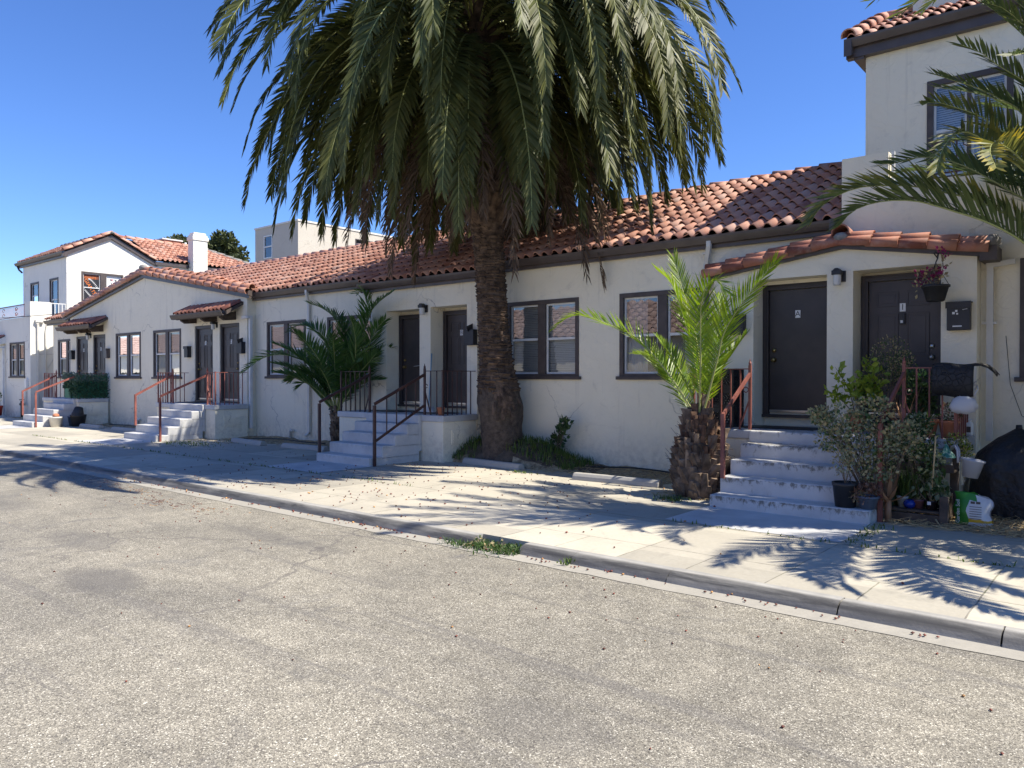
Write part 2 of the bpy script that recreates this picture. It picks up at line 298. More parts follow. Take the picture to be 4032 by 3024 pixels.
# ------------------------------------------------------------------ mesh builder and scene helpers
def woff(o):
    v = Vector((0, 0, 0))
    while o is not None: v += o.location; o = o.parent
    return v
class MB:
    def __init__(s): s.v = []; s.f = []; s.m = []; s.r = []; s.t = []; s.sm = []
    def vert(s, *p): s.v.append(tuple(p)); return len(s.v) - 1
    def face(s, pts, mi=0, r=.5, t=0.0, sm=False):
        i = len(s.v); s.v += [tuple(p) for p in pts]; s.f.append(tuple(range(i, i + len(pts)))); s.m.append(mi); s.r.append(r); s.t.append(t); s.sm.append(sm); return s
    def idx(s, ids, mi=0, r=.5, t=0.0, sm=False): s.f.append(tuple(ids)); s.m.append(mi); s.r.append(r); s.t.append(t); s.sm.append(sm)
    def box(s, x0, y0, z0, x1, y1, z1, mi=0, r=.5, skip=''):
        if x0 > x1: x0, x1 = x1, x0
        if y0 > y1: y0, y1 = y1, y0
        if z0 > z1: z0, z1 = z1, z0
        i = len(s.v); s.v += [(x0, y0, z0), (x1, y0, z0), (x1, y1, z0), (x0, y1, z0), (x0, y0, z1), (x1, y0, z1), (x1, y1, z1), (x0, y1, z1)]
        for k, q in (('b', (3, 2, 1, 0)), ('t', (4, 5, 6, 7)), ('f', (0, 1, 5, 4)), ('r', (1, 2, 6, 5)), ('k', (2, 3, 7, 6)), ('l', (3, 0, 4, 7))):
            if k not in skip: s.idx([i + a for a in q], mi, r)
        return s
    def bar(s, a, b, wd, h=None, mi=0, r=.5, up=(0, 0, 1)):          # square bar from a to b
        a = Vector(a); b = Vector(b); d = (b - a).normalized(); h = h or wd
        u = Vector(up)
        if abs(d.dot(u)) > .99: u = Vector((0, 1, 0))
        x = d.cross(u).normalized() * wd / 2; y = x.cross(d).normalized() * h / 2
        i = len(s.v)
        for p in (a, b):
            for q in (-x - y, x - y, x + y, -x + y): s.v.append(tuple(p + q))
        for q in ((3, 2, 1, 0), (4, 5, 6, 7), (0, 1, 5, 4), (1, 2, 6, 5), (2, 3, 7, 6), (3, 0, 4, 7)): s.idx([i + k for k in q], mi, r)
        return s
    def tube(s, pts, rad, n=8, mi=0, r=.5, caps=True, sm=True):
        pts = [Vector(p) for p in pts]; N = len(pts)
        rad = rad if hasattr(rad, '__len__') else [rad] * N
        i0 = len(s.v); ref = None
        for k, p in enumerate(pts):
            d = (pts[min(k + 1, N - 1)] - pts[max(k - 1, 0)]).normalized()
            if ref is None: ref = Vector((0, 0, 1)) if abs(d.z) < .9 else Vector((1, 0, 0))
            x = d.cross(ref).normalized(); y = x.cross(d).normalized(); ref = y
            for j in range(n):
                a = 2 * math.pi * j / n; s.v.append(tuple(p + (x * math.cos(a) + y * math.sin(a)) * rad[k]))
        for k in range(N - 1):
            for j in range(n):
                a = i0 + k * n + j; b = i0 + k * n + (j + 1) % n
                s.idx((a, b, b + n, a + n), mi, r, 0, sm)
        if caps:
            s.idx([i0 + j for j in range(n)][::-1], mi, r); s.idx([i0 + (N - 1) * n + j for j in range(n)], mi, r)
        return s
    def lathe(s, prof, c, n=20, mi=0, r=.5, sm=True, mat4=None):      # profile of (radius, height)
        i0 = len(s.v); c = Vector(c)
        for (ra, h) in prof:
            for j in range(n):
                a = 2 * math.pi * j / n; p = Vector((ra * math.cos(a), ra * math.sin(a), h))
                if mat4: p = mat4 @ p
                s.v.append(tuple(c + p))
        for k in range(len(prof) - 1):
            for j in range(n):
                a = i0 + k * n + j; b = i0 + k * n + (j + 1) % n
                s.idx((a, b, b + n, a + n), mi, r, 0, sm)
        return s
    def prism(s, poly, axis, lo, hi, mi=0, r=.5, caps=True):          # closed 2-D outline pushed along an axis
        def P(u, v, w): return (w, u, v) if axis == 'x' else ((u, w, v) if axis == 'y' else (u, v, w))
        n = len(poly); i = len(s.v)
        for w_ in (lo, hi): s.v += [P(u, v, w_) for u, v in poly]
        for k in range(n): s.idx((i + k, i + (k + 1) % n, i + n + (k + 1) % n, i + n + k), mi, r)
        if caps: s.idx(list(range(i, i + n))[::-1], mi, r); s.idx(list(range(i + n, i + 2 * n)), mi, r)
        return s
    def ball(s, c, rx, ry, rz, n=10, k=6, mi=0, r=.5):
        prof = [(max(1e-4, math.sin(math.pi * a / k)), -math.cos(math.pi * a / k)) for a in range(k + 1)]
        return s.lathe(prof, c, n, mi, r, True, Matrix.Diagonal((rx, ry, rz)))
    def add(s, o, mtx=None, mi=None):
        i = len(s.v); s.v += [tuple(mtx @ Vector(p)) if mtx else p for p in o.v]
        s.f += [tuple(a + i for a in f) for f in o.f]; s.m += o.m if mi is None else [mi] * len(o.m); s.r += o.r; s.t += o.t; s.sm += o.sm; return s
    def mesh(s, name, mats, off=Vector((0, 0, 0)), fix=True):
        me = bpy.data.meshes.new(name); ox, oy, oz = off
        me.from_pydata([(a - ox, b - oy, c - oz) for a, b, c in s.v], [], s.f)
        for k in mats: me.materials.append(M[k] if isinstance(k, str) else k)
        me.polygons.foreach_set('material_index', s.m)
        me.polygons.foreach_set('use_smooth', s.sm)
        a = me.attributes.new('rnd', 'FLOAT', 'FACE'); a.data.foreach_set('value', s.r)
        if any(s.t): a = me.attributes.new('tip', 'FLOAT', 'FACE'); a.data.foreach_set('value', s.t)
        if fix and len(s.f) < 6000:
            bm = bmesh.new(); bm.from_mesh(me); bmesh.ops.remove_doubles(bm, verts=bm.verts, dist=1e-5); bmesh.ops.recalc_face_normals(bm, faces=bm.faces); bm.to_mesh(me); bm.free()
        me.update(); return me
    def build(s, name, mats, parent=None, bevel=0, fix=True, loc=None):
        off = woff(parent) if parent is not None else Vector(loc or (0, 0, 0))
        if isinstance(mats, str): mats = [mats]
        o = bpy.data.objects.new(name, s.mesh(name, mats, off, fix)); COL.objects.link(o)
        if parent is not None: o.parent = parent
        else: o.location = off
        if bevel:
            b = o.modifiers.new('bevel', 'BEVEL'); b.width = bevel; b.segments = 2; b.limit_method = 'ANGLE'; b.angle_limit = R(40)
        return o
def tag(o, label=None, cat=None, group=None, kind=None):
    if label: o['label'] = label
    if cat: o['category'] = cat
    if group: o['group'] = group
    if kind: o['kind'] = kind
    return o
def thing(name, label, cat, loc=(0, 0, 0), group=None):
    o = bpy.data.objects.new(name, None); COL.objects.link(o); o.location = loc; o.empty_display_size = .2
    return tag(o, label, cat, group)
def dup(root, loc, rz=0, label=None):
    r = root.copy(); COL.objects.link(r); r.location = loc; r.rotation_euler = (0, 0, rz)
    if label: r['label'] = label
    for ch in list(root.children):
        c = ch.copy(); COL.objects.link(c); c.parent = r
        for g in list(ch.children):
            d = g.copy(); COL.objects.link(d); d.parent = c
    return r
def struct(o): o['kind'] = 'structure'; return o
_txt = {}
def text_faces(t):
    if t in _txt: return _txt[t]
    cu = bpy.data.curves.new('t', 'FONT'); cu.body = t; cu.align_x = 'CENTER'; cu.align_y = 'CENTER'; cu.resolution_u = 3
    o = bpy.data.objects.new('t', cu); COL.objects.link(o)
    dg = bpy.context.evaluated_depsgraph_get(); me = bpy.data.meshes.new_from_object(o.evaluated_get(dg))
    res = ([tuple(v.co) for v in me.vertices], [tuple(p.vertices) for p in me.polygons])
    bpy.data.objects.remove(o); bpy.data.curves.remove(cu); bpy.data.meshes.remove(me)
    _txt[t] = res; return res
def put_text(mb, t, mtx, mi=0):
    v, f = text_faces(t); i = len(mb.v); mb.v += [tuple(mtx @ Vector(p)) for p in v]
    for q in f: mb.idx([a + i for a in q], mi)
def FACE_NEG_Y(x, y, z, s, rot=0):                     # text standing on a plane that faces the street
    return Matrix.Translation((x, y, z)) @ Matrix.Rotation(R(90), 4, 'X') @ Matrix.Rotation(rot, 4, 'Z') @ Matrix.Scale(s, 4)
# ------------------------------------------------------------------ ground, road, kerb, pavement
rng = random.Random(7)
def hgt(x, y):                                         # lie of the planting strip along the houses
    t = min(1, max(0, (y - 9.8) / 1.3))
    z = .105 + .05 * t + .02 * math.sin(x * 3.1 + y * 2) * t + .012 * math.sin(x * 9.7 - y * 7)
    d2 = ((x + 9.02) / 1.30) ** 2 + ((y - 10.72) / .50) ** 2
    return z + .40 * math.exp(-d2 ** 1.5 * .9)
g = MB(); g.face([(-900, -900, -.02), (900, -900, -.02), (900, 900, -.02), (-900, 900, -.02)])
struct(g.build('ground', 'earth'))
g = MB(); g.face([(-140, -9, .03), (90, -9, .03), (90, 5.46, .03), (-140, 5.46, .03)])
struct(g.build('road', 'asphalt'))
g = MB()
x = -140.0
pts = []
while x < 90:
    pts.append((x, 5.33 + rng.uniform(-.012, .012))); x += .17 if -25 < x < 4 else 3
for a, b_ in zip(pts, pts[1:]): g.face([(a[0], a[1], .034), (b_[0], b_[1], .034), (b_[0], 5.58, .040), (a[0], 5.58, .040)])
struct(g.build('gutter_strip', 'concrete_plain'))
g = MB()
prof = [(5.50, -.01), (5.515, .04), (5.527, .068), (5.545, .09), (5.568, .106), (5.597, .117), (5.63, .122), (5.70, .124), (5.70, -.01)]
cuts = [(-60, -21.2), (-21.197, -17.6), (-17.597, -14.4), (-14.397, -12.3), (-12.297, -9.4), (-9.397, -6.79), (-6.785, -5.12), (-4.52, -3.93), (-3.925, -2.98), (-2.975, -1.66), (-1.648, -.69), (-.678, 2.2), (2.205, 30)]
for a, b_ in cuts:
    k = max(1, int((b_ - a) / .35)); n = len(prof); i0 = len(g.v)
    for q in range(k + 1):
        X = a + (b_ - a) * q / k; e = .003 if q in (0, k) else 0
        for (yy, zz) in prof: g.vert(X, yy + (rng.uniform(-.006, .006) + e if zz > 0 and yy < 5.69 else 0), zz + (rng.uniform(-.003, .003) - e * .6 if zz > 0 else 0))
    for q in range(k):
        for j in range(n): g.idx((i0 + q * n + j, i0 + (q + 1) * n + j, i0 + (q + 1) * n + (j + 1) % n, i0 + q * n + (j + 1) % n), 0, .5, 0, j < n - 3)
    g.face([g.v[i0 + j] for j in range(n)]); g.face([g.v[i0 + k * n + j] for j in range(n)][::-1])
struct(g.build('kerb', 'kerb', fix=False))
g = MB()
g.face([(-140, 5.70, .12), (-2.15, 5.70, .12), (-2.15, 10.3, .12), (-140, 10.3, .12)])
g.face([(-2.15, 5.70, .12), (60, 5.70, .12), (60, 8.95, .12), (-2.15, 8.95, .12)])
g.face([(-140, 5.70, -.02), (60, 5.70, -.02), (60, 5.70, .12), (-140, 5.70, .12)])
struct(g.build('pavement', 'concrete'))
g = MB()
def bed(x0, x1, y0, y1, st=.13):
    nx = int((x1 - x0) / st); ny = int((y1 - y0) / st); i0 = len(g.v)
    for j in range(ny + 1):
        for i in range(nx + 1):
            X = x0 + (x1 - x0) * i / nx; e0 = y0 + (.30 if x1 < -2 else 0) * min(1, max(0, (-6.9 - X) / .5)) * (1 if X > -12 else .4); Y = e0 + (y1 - e0) * j / ny
            lo = .09 if j == 0 else 0
            g.vert(X, Y + (rng.uniform(-.06, .06) if j == 0 else 0), hgt(X, Y) + rng.uniform(-.008, .008) - lo)
    for j in range(ny):
        for i in range(nx):
            a = i0 + j * (nx + 1) + i; cx = x0 + (x1 - x0) * (i + .5) / nx; cy = y0 + (y1 - y0) * (j + .5) / ny
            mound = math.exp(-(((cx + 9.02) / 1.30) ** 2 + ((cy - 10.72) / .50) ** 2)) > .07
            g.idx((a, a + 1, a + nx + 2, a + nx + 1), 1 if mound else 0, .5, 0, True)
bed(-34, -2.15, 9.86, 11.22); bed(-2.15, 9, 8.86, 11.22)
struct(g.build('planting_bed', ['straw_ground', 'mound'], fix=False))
for nm, x0, x1, y0, y1 in (('painted_path', -4.10, -2.24, 7.54, 8.70), ('painted_path', -11.95, -10.42, 7.54, 8.70), ('painted_path', -20.15, -18.36, 7.52, 8.70), ('painted_path', -28.2, -26.5, 7.52, 8.70)):
    g = MB(); n = 14
    top = [(x0 + (x1 - x0) * i / n, y0 + rng.uniform(-.03, .03)) for i in range(n + 1)]
    for a, b_ in zip(top, top[1:]): g.face([(a[0], a[1], .124), (b_[0], b_[1], .124), (b_[0], y1, .124), (a[0], y1, .124)])
    struct(g.build(nm, 'steps'))

# ------------------------------------------------------------------ building kit
def wall_y(mb, Y, x0, x1, z0, z1, holes=(), depth=.16, mi=0, back=None):
    xs = sorted({x0, x1, *[h[0] for h in holes], *[h[1] for h in holes]}); zs = sorted({z0, z1, *[h[2] for h in holes], *[h[3] for h in holes]})
    for a, b in zip(xs, xs[1:]):
        for c, d in zip(zs, zs[1:]):
            if any(h[0] - 1e-6 <= a and b <= h[1] + 1e-6 and h[2] - 1e-6 <= c and d <= h[3] + 1e-6 for h in holes): continue
            mb.face([(a, Y, c), (b, Y, c), (b, Y, d), (a, Y, d)], mi)
    for (a, b, c, d, *dp) in holes:
        q = Y + (dp[0] if dp else depth)
        mb.face([(a, Y, c), (a, q, c), (a, q, d), (a, Y, d)], mi); mb.face([(b, q, c), (b, Y, c), (b, Y, d), (b, q, d)], mi)
        mb.face([(a, Y, d), (a, q, d), (b, q, d), (b, Y, d)], mi); mb.face([(a, q, c), (a, Y, c), (b, Y, c), (b, q, c)], mi)
        if back is not None: mb.face([(a, q, c), (b, q, c), (b, q, d), (a, q, d)], back)
def tile_roof(mb, O, U, S, W, L, per=.215, row=.36, clip=None, seed=1, mi=0, deck=None, amp=.066):
    rg = random.Random(seed); O = Vector(O); U = Vector(U).normalized(); S = Vector(S).normalized(); N = U.cross(S).normalized()
    if N.z < 0: N = -N
    nc = max(1, round(W / per)); per = W / nc; nr = max(1, round(L / row)); row = L / nr
    K = [0, .10, .21, .32, .43, .53, .62, .75, .88, 1.0]
    def hh(t): return amp * math.sin(math.pi * t / .62) ** .8 if 0 < t < .62 else (0 if t <= 0 or t == .62 or t >= 1 else -.016 * math.sin(math.pi * (t - .62) / .38))
    for c in range(nc):
        for r in range(nr):
            u0 = c * per; s0 = r * row - (.03 if r == 0 else 0) + rg.uniform(-.012, .012); s1 = (r + 1) * row + .07
            if r == nr - 1: s1 = L
            if clip and not clip(u0 + per / 2, (r + .5) * row): continue
            rr = rg.random(); e0 = .047 + rg.uniform(-.006, .008); e1 = .006; sk = rg.uniform(-.008, .008)
            lo = [O + U * (u0 + t * per * 1.02 + sk) + S * s0 + N * (hh(t) + e0) for t in K]
            up = [O + U * (u0 + t * per - sk) + S * s1 + N * (hh(t) * .88 + e1) for t in K]
            i = len(mb.v); k = len(K)
            mb.v += [tuple(p) for p in lo] + [tuple(p) for p in up] + [tuple(p - N * .018) for p in lo]
            for j in range(k - 1):
                mb.idx((i + j, i + j + 1, i + k + j + 1, i + k + j), mi, rr, 0, True)
                mb.idx((i + 2 * k + j, i + 2 * k + j + 1, i + j + 1, i + j), mi, rr * .6, 0, False)
    if deck is not None:
        a = O - N * .02 - S * .0; mb.face([a, a + U * W, a + U * W + S * L, a + S * L], deck)
def caps(mb, p0, p1, r=.10, L=.40, mi=0, n=None, N=(0, 0, 1), seed=3, mortar=None, span=100):
    rg = random.Random(seed); p0 = Vector(p0); p1 = Vector(p1); D = p1 - p0; T = D.length; d = D.normalized(); n = n or max(1, round(T / L)); st = T / n
    N = Vector(N); N = (N - d * N.dot(d)).normalized(); B = d.cross(N)
    A = [R(-span + 2 * span * k / 8) for k in range(9)]
    for q in range(n):
        rr = rg.random(); j = rg.uniform(-.012, .012)
        a = p0 + d * (st * q - .02) + N * (.022 + rg.uniform(-.004, .01)) + B * j; b = p0 + d * (st * (q + 1) + .05) + N * .0 - B * j
        i = len(mb.v)
        for c, ra in ((a, r), (b, r * .80), (a, r - .018), (b, r * .80 - .016)):
            for g_ in A: mb.v.append(tuple(c + (N * math.cos(g_) + B * math.sin(g_)) * ra))
        for k in range(8):
            mb.idx((i + k, i + k + 1, i + 9 + k + 1, i + 9 + k), mi, rr, 0, True)
            mb.idx((i + 18 + k, i + 18 + k + 1, i + k + 1, i + k), mi, rr * .7)
            mb.idx((i + 9 + k, i + 9 + k + 1, i + 27 + k + 1, i + 27 + k), mi, rr * .7)
            mb.idx((i + 18 + k, i + 18 + k + 1, i + 27 + k + 1, i + 27 + k), mi, rr * .5)
        if mortar is not None and q < n: mb.ball(p0 + d * (st * (q + 1)) + N * (r * .35), r * .85, r * .85, r * .45, 7, 4, mortar, rg.random())
def gutter_x(mb, x0, x1, Y, z, mi=0):                   # open gutter with a rolled lip, back at Y
    mb.prism([(Y, z), (Y, z - .12), (Y - .07, z - .12), (Y - .10, z - .07), (Y - .115, z - .035), (Y - .12, z), (Y - .105, z + .006), (Y - .10, z - .03), (Y - .065, z - .10), (Y - .015, z - .10), (Y - .015, z)], 'x', x0, x1, mi)
def blind_mb(x0, x1, z0, z1, Y, rg):
    b = MB(); n = int((z1 - z0) / .032); t = rg.uniform(-.004, .004)
    for k in range(n):
        zz = z0 + (z1 - z0) * (k + .5) / n; dz = rg.uniform(-.002, .002)
        b.face([(x0, Y, zz - .014 + dz), (x1, Y, zz - .014 - dz + t), (x1, Y + .014, zz + .016 - dz + t), (x0, Y + .014, zz + .016 + dz)], 0)
    return b
def window(root, Y, x0, x1, z0, z1, fill='blind', single=False, wm=.17, fr=.075, seed=0):
    rg = random.Random(seed + int(x0 * 10)); c = MB()
    c.box(x0, Y - .018, z0, x0 + fr, Y + .12, z1); c.box(x1 - fr, Y - .018, z0, x1, Y + .12, z1)
    c.box(x0 + fr, Y - .016, z1 - fr, x1 - fr, Y + .12, z1); c.box(x0 + fr, Y - .014, z0, x1 - fr, Y + .12, z0 + .045)
    c.box(x0 - .05, Y - .055, z0 - .055, x1 + .05, Y + .02, z0 + .001)
    mid = (x0 + x1) / 2; ops = [(x0 + fr, x1 - fr)] if single else [(x0 + fr, mid - wm / 2), (mid + wm / 2, x1 - fr)]
    if not single: c.box(mid - wm / 2, Y - .010, z0 + .045, mid + wm / 2, Y + .12, z1 - fr)
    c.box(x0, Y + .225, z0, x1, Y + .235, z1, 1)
    w_ = c.build('window', ['trim', 'dark'], root, bevel=.004)
    a0, a1 = z0 + .045, z1 - fr; zm = a0 + (a1 - a0) * .5
    for (a, b) in ops:
        s = MB(); f = .032
        s.box(a, Y + .035, a0, a + f, Y + .075, a1); s.box(b - f, Y + .035, a0, b, Y + .075, a1); s.box(a + f, Y + .036, a1 - f, b - f, Y + .075, a1); s.box(a + f, Y + .034, a0, b - f, Y + .075, a0 + f)
        s.box(a + f, Y + .028, zm - .022, b - f, Y + .075, zm + .022)
        s.build('sash', 'white', w_)
        p = MB(); p.face([(a + f, Y + .052, a0 + f), (b - f, Y + .052, a0 + f), (b - f, Y + .052, zm - .022), (a + f, Y + .052, zm - .022)]); p.face([(a + f, Y + .046, zm + .022), (b - f, Y + .046, zm + .022), (b - f, Y + .046, a1 - f), (a + f, Y + .046, a1 - f)])
        p.build('pane', 'glass', w_)
        if fill == 'blind': blind_mb(a + .01, b - .01, a0 + .03, a1 - .01, Y + .10, rg).build('blind', 'blind', w_)
        elif fill in ('curtain', 'blue_curtain'):
            k = MB(); n = 22; half = (b - a) * (1.0 if fill == 'blue_curtain' else .62); st = a if (a < mid) else b - half
            P = [(st + half * i / n, Y + .13 + .02 * math.sin(i * 1.9 + seed)) for i in range(n + 1)]
            for q, r_ in zip(P, P[1:]): k.face([(q[0], q[1], a0), (r_[0], r_[1], a0), (r_[0], r_[1], a1), (q[0], q[1], a1)], 0, .5, 0, True)
            k.build('curtain', fill, w_)
    return w_
def door(root, Y, x0, x1, z0, z1, panels=True, letter=None, knob='l', slot=False, extra=None, label=None, fr=.085, mat='door'):
    c = MB(); q = Y - .075
    c.box(x0, q, z0 - .03, x0 + fr, Y + .01, z1); c.box(x1 - fr, q, z0 - .03, x1, Y + .01, z1); c.box(x0 + fr, q + .002, z1 - fr, x1 - fr, Y + .01, z1)
    c.box(x0 + .03, q - .012, z0 - .02, x0 + .055, q, z1 - .03); c.box(x1 - .055, q - .012, z0 - .02, x1 - .03, q, z1 - .03); c.box(x0 + .055, q - .012, z1 - .055, x1 - .055, q, z1 - .03)
    a, b, e = x0 + fr + .006, x1 - fr - .006, z1 - fr - .006; yl = Y - .030
    c.box(a, yl, z0, b, Y + .012, e)
    c.box(x0 - .01, q - .03, z0 - .075, x1 + .01, Y, z0 - .031); c.box(a, yl - .008, z0 + .0, b, yl - .001, z0 + .035, 1)
    W = b - a; Hh = e - z0
    if panels:
        for (px0, px1) in ((.12, .44), (.56, .88)):
            for (pz0, pz1) in ((.09, .36), (.44, .76), (.81, .92)):
                X0, X1, Z0, Z1 = a + W * px0, a + W * px1, z0 + Hh * pz0, z0 + Hh * pz1; t = .016
                c.box(X0, yl - .009, Z0, X1, yl, Z0 + t); c.box(X0, yl - .009, Z1 - t, X1, yl, Z1); c.box(X0, yl - .009, Z0 + t, X0 + t, yl, Z1 - t); c.box(X1 - t, yl - .009, Z0 + t, X1, yl, Z1 - t)
                c.box(X0 + .045, yl - .006, Z0 + .045, X1 - .045, yl + .001, Z1 - .045)
    d = c.build('door', [mat, 'steel'], root, bevel=.003)
    if label: d['label'] = label
    kx = a + .07 if knob == 'l' else b - .07
    for zz, rr in ((z0 + Hh * .43, .032), (z0 + Hh * .51, .028)):
        k = MB(); k.lathe([(.001, .062 if rr > .03 else .03), (rr * .9, .055 if rr > .03 else .028), (rr, .04 if rr > .03 else .02), (rr * .55, .015), (rr * 1.15, .008), (rr * 1.15, 0)], (kx, yl, zz), 14, 0, .5, True, Matrix.Rotation(R(90), 4, 'X'))
        k.build('door_knob' if rr > .03 else 'deadbolt', 'steel' if letter == '1' else 'brass', d)
    if letter:
        px, pz = a + W * .5, z0 + Hh * .80; p = MB(); p.box(px - .036, yl - .012, pz - .055, px + .036, yl, pz + .055)
        put_text(p, letter, FACE_NEG_Y(px, yl - .0135, pz, .112), 1); p.build('number_plate', ['plate', 'black'], d)
    if slot:
        p = MB(); p.box(a + W * .42, yl - .012, z0 + Hh * .42, a + W * .78, yl, z0 + Hh * .46); p.build('mail_slot', 'door', d)
        p = MB(); p.bar((a + W * .52, yl - .05, z0 + Hh * .435), (a + W * .72, yl - .05, z0 + Hh * .445), .09, .004, 0); p.build('letter', 'paper', d)
    return d
def downpipe(root, x, y, z0, z1, top=(0, -.14), mat='white_pipe'):
    p = MB(); p.bar((x, y, z0), (x, y, z1 - .32), .075, .055, 0, .5, (0, 1, 0)); p.bar((x, y, z1 - .33), (x + top[0], y + top[1], z1 - .08), .07, .055, 0, .5, (0, 1, 0)); p.bar((x + top[0], y + top[1], z1 - .09), (x + top[0], y + top[1], z1), .07, .06, 0, .5, (0, 1, 0))
    for zz in (z0 + .5, z1 - .75): p.box(x - .055, y - .034, zz, x + .055, y + .04, zz + .03)
    p.bar((x, y, z0 + .04), (x, y - .09, z0 - .05), .075, .055)
    return p.build('downpipe', mat, root)

# ------------------------------------------------------------------ the long row house in the middle
YM, YP = 11.15, 10.85
SL = Vector((0, 3.3, 1.62)); SLN = SL.length
row = thing('row_house', 'long one storey cream stucco house with red tile roof behind the tall palm', 'house', (-10.5, 12.5, 0))
W_ = MB()
wins = [(-9.40, -7.74, 1.70, 3.10), (-6.90, -5.28, 1.70, 3.10)]
winl = [(-17.52, -15.84, 1.70, 3.10), (-14.98, -13.32, 1.70, 3.10)]
wall_y(W_, YM, -9.9, -5.05, 0, 3.80, wins); wall_y(W_, YM, -18.05, -13.0, 0, 3.80, winl); wall_y(W_, YM, -5.05, -3.3, 3.05, 3.80)
RB = [(-12.53, -11.50, .98, 3.09), (-11.18, -10.17, .98, 3.10)]
wall_y(W_, YP, -13.0, -9.9, 0, 3.68, RB, .42, 0, 0)
RA = [(-4.44, -3.40, .98, 3.10), (-3.06, -2.01, .98, 3.12)]
wall_y(W_, YP, -5.05, -1.62, 0, 3.14, RA, .42, 0, 0)
W_.face([(-5.05, YP, 3.14), (-1.62, YP, 3.14), (-1.62, YP, 3.18), (-3.19, YP, 3.46), (-5.05, YP, 3.18)])
for X, z in ((-13.0, 3.68), (-9.9, 3.68), (-5.05, 3.2), (-1.62, 3.2)): W_.face([(X, YP, 0), (X, YM + .01, 0), (X, YM + .01, z), (X, YP, z)])
W_.face([(-18.05, 17.6, 0), (-3.3, 17.6, 0), (-3.3, 17.6, 3.7), (-18.05, 17.6, 3.7)])
W_.build('wall', 'stucco', row, fix=True)
for i, (a, b, c, d) in enumerate(wins): window(row, YM, a, b, c, d, 'blind' if i == 0 else 'curtain', seed=i)
for i, (a, b, c, d) in enumerate(winl): window(row, YM, a, b, c, d, 'blind', seed=i + 5)
door(row, YP + .42, -4.44, -3.42, 1.17, 3.06, False, 'A', 'l', label='flat brown door with a letter A plate')
door(row, YP + .42, -3.05, -2.02, 1.17, 3.08, True, '1', 'r', label='six panel brown door with a number 1 plate')
door(row, YP + .42, -12.52, -11.52, 1.13, 3.02, False, None, 'l', True, label='flat brown door with a letter in its mail slot')
door(row, YP + .42, -11.17, -10.18, 1.13, 3.04, True, 'B', 'r', label='six panel brown door with a letter B plate')
# lock guard by the flat door and black doorbell camera on door 1
p = MB(); p.box(-2.575, 11.20, 2.40, -2.505, 11.24, 2.55); p.box(-2.555, 11.195, 2.415, -2.525, 11.20, 2.45, 1); p.build('doorbell_camera', ['black', 'plate'], row)
T_ = MB()
tile_roof(T_, (-18.05, 11.0, 3.86), (1, 0, 0), SL, 4.85, SLN, seed=11, mi=0, deck=1)
tile_roof(T_, (-13.2, 11.0 - .31, 3.86 - .152), (1, 0, 0), SL, 3.5, SLN + .345, seed=12, mi=0, deck=1)
tile_roof(T_, (-9.7, 11.0, 3.86), (1, 0, 0), SL, 6.42, SLN, seed=13, mi=0, deck=1)
T_.face([(-18.05, 14.3, 5.46), (-3.28, 14.3, 5.46), (-3.28, 17.7, 3.8), (-18.05, 17.7, 3.8)], 1)
caps(T_, (-18.6, 14.3, 5.44), (-3.32, 14.3, 5.44), .11, .42, 0, seed=5, mortar=2)
T_.box(-18.6, 14.26, 5.30, -3.32, 14.42, 5.47, 2)
T_.build('roof', ['tile', 'dark', 'mortar'], row, fix=False)
G_ = MB()
for (a, b, y, z) in ((-18.05, -13.2, 11.05, 3.86), (-13.25, -9.65, 10.74, 3.70), (-9.65, -3.34, 11.05, 3.86)):
    gutter_x(G_, a, b, y - .002, z)
    G_.box(a, y, z - .18, b, y + .06, z + .015); G_.box(a, y + .06, z - .175, b, y + .115, z - .13)
G_.box(-13.25, 10.74, 3.52, -13.2, 11.05, 3.72); G_.box(-9.70, 10.74, 3.52, -9.65, 11.05, 3.72)
G_.box(-3.40, 10.925, 3.72, -3.337, 11.06, 3.872)
G_.build('gutter', 'gutter', row)
# porch gable: rake boards, tiles, mortar
def rake(mb, xa, xm, xb, ze, za, y0, y1, h, mi=0):
    mb.prism([(xa, ze), (xm, za), (xb, ze), (xb, ze + h), (xm, za + h), (xa, ze + h)], 'y', y0, y1, mi)
P_ = MB()
rake(P_, -5.10, -3.19, -1.56, 3.16, 3.425, 10.765, 10.86, .115, 1); rake(P_, -5.12, -3.19, -1.54, 3.215, 3.485, 10.735, 10.765, .075, 1)
P_.prism([(-5.12, 3.28), (-3.19, 3.55), (-1.54, 3.28), (-1.54, 3.30), (-3.19, 3.58), (-5.12, 3.30)], 'y', 10.74, 11.15, 2)
caps(P_, (-5.14, 10.84, 3.30), (-3.22, 10.84, 3.58), .085, .33, 0, seed=21); caps(P_, (-1.50, 10.84, 3.31), (-3.16, 10.84, 3.58), .085, .33, 0, seed=22)
caps(P_, (-5.16, 10.77, 3.24), (-3.22, 10.77, 3.52), .075, .35, 0, N=(0, -.9, .55), seed=23); caps(P_, (-1.50, 10.77, 3.25), (-3.16, 10.77, 3.52), .075, .35, 0, N=(0, -.9, .55), seed=24)
caps(P_, (-5.16, 11.02, 3.29), (-3.22, 11.02, 3.57), .085, .33, 0, seed=25); caps(P_, (-1.50, 11.02, 3.30), (-3.16, 11.02, 3.57), .085, .33, 0, seed=26)
caps(P_, (-3.19, 10.72, 3.60), (-3.19, 11.12, 3.62), .12, .42, 0, seed=27, mortar=2)
P_.ball((-3.19, 10.74, 3.57), .10, .05, .07, 8, 5, 2)
P_.box(-1.58, 10.74, 3.10, -1.40, 11.14, 3.27, 1); P_.ball((-1.46, 10.85, 3.33), .10, .13, .10, 9, 5, 2)
P_.build('porch_roof', ['tile_dark_red', 'trim', 'mortar'], row, fix=False)
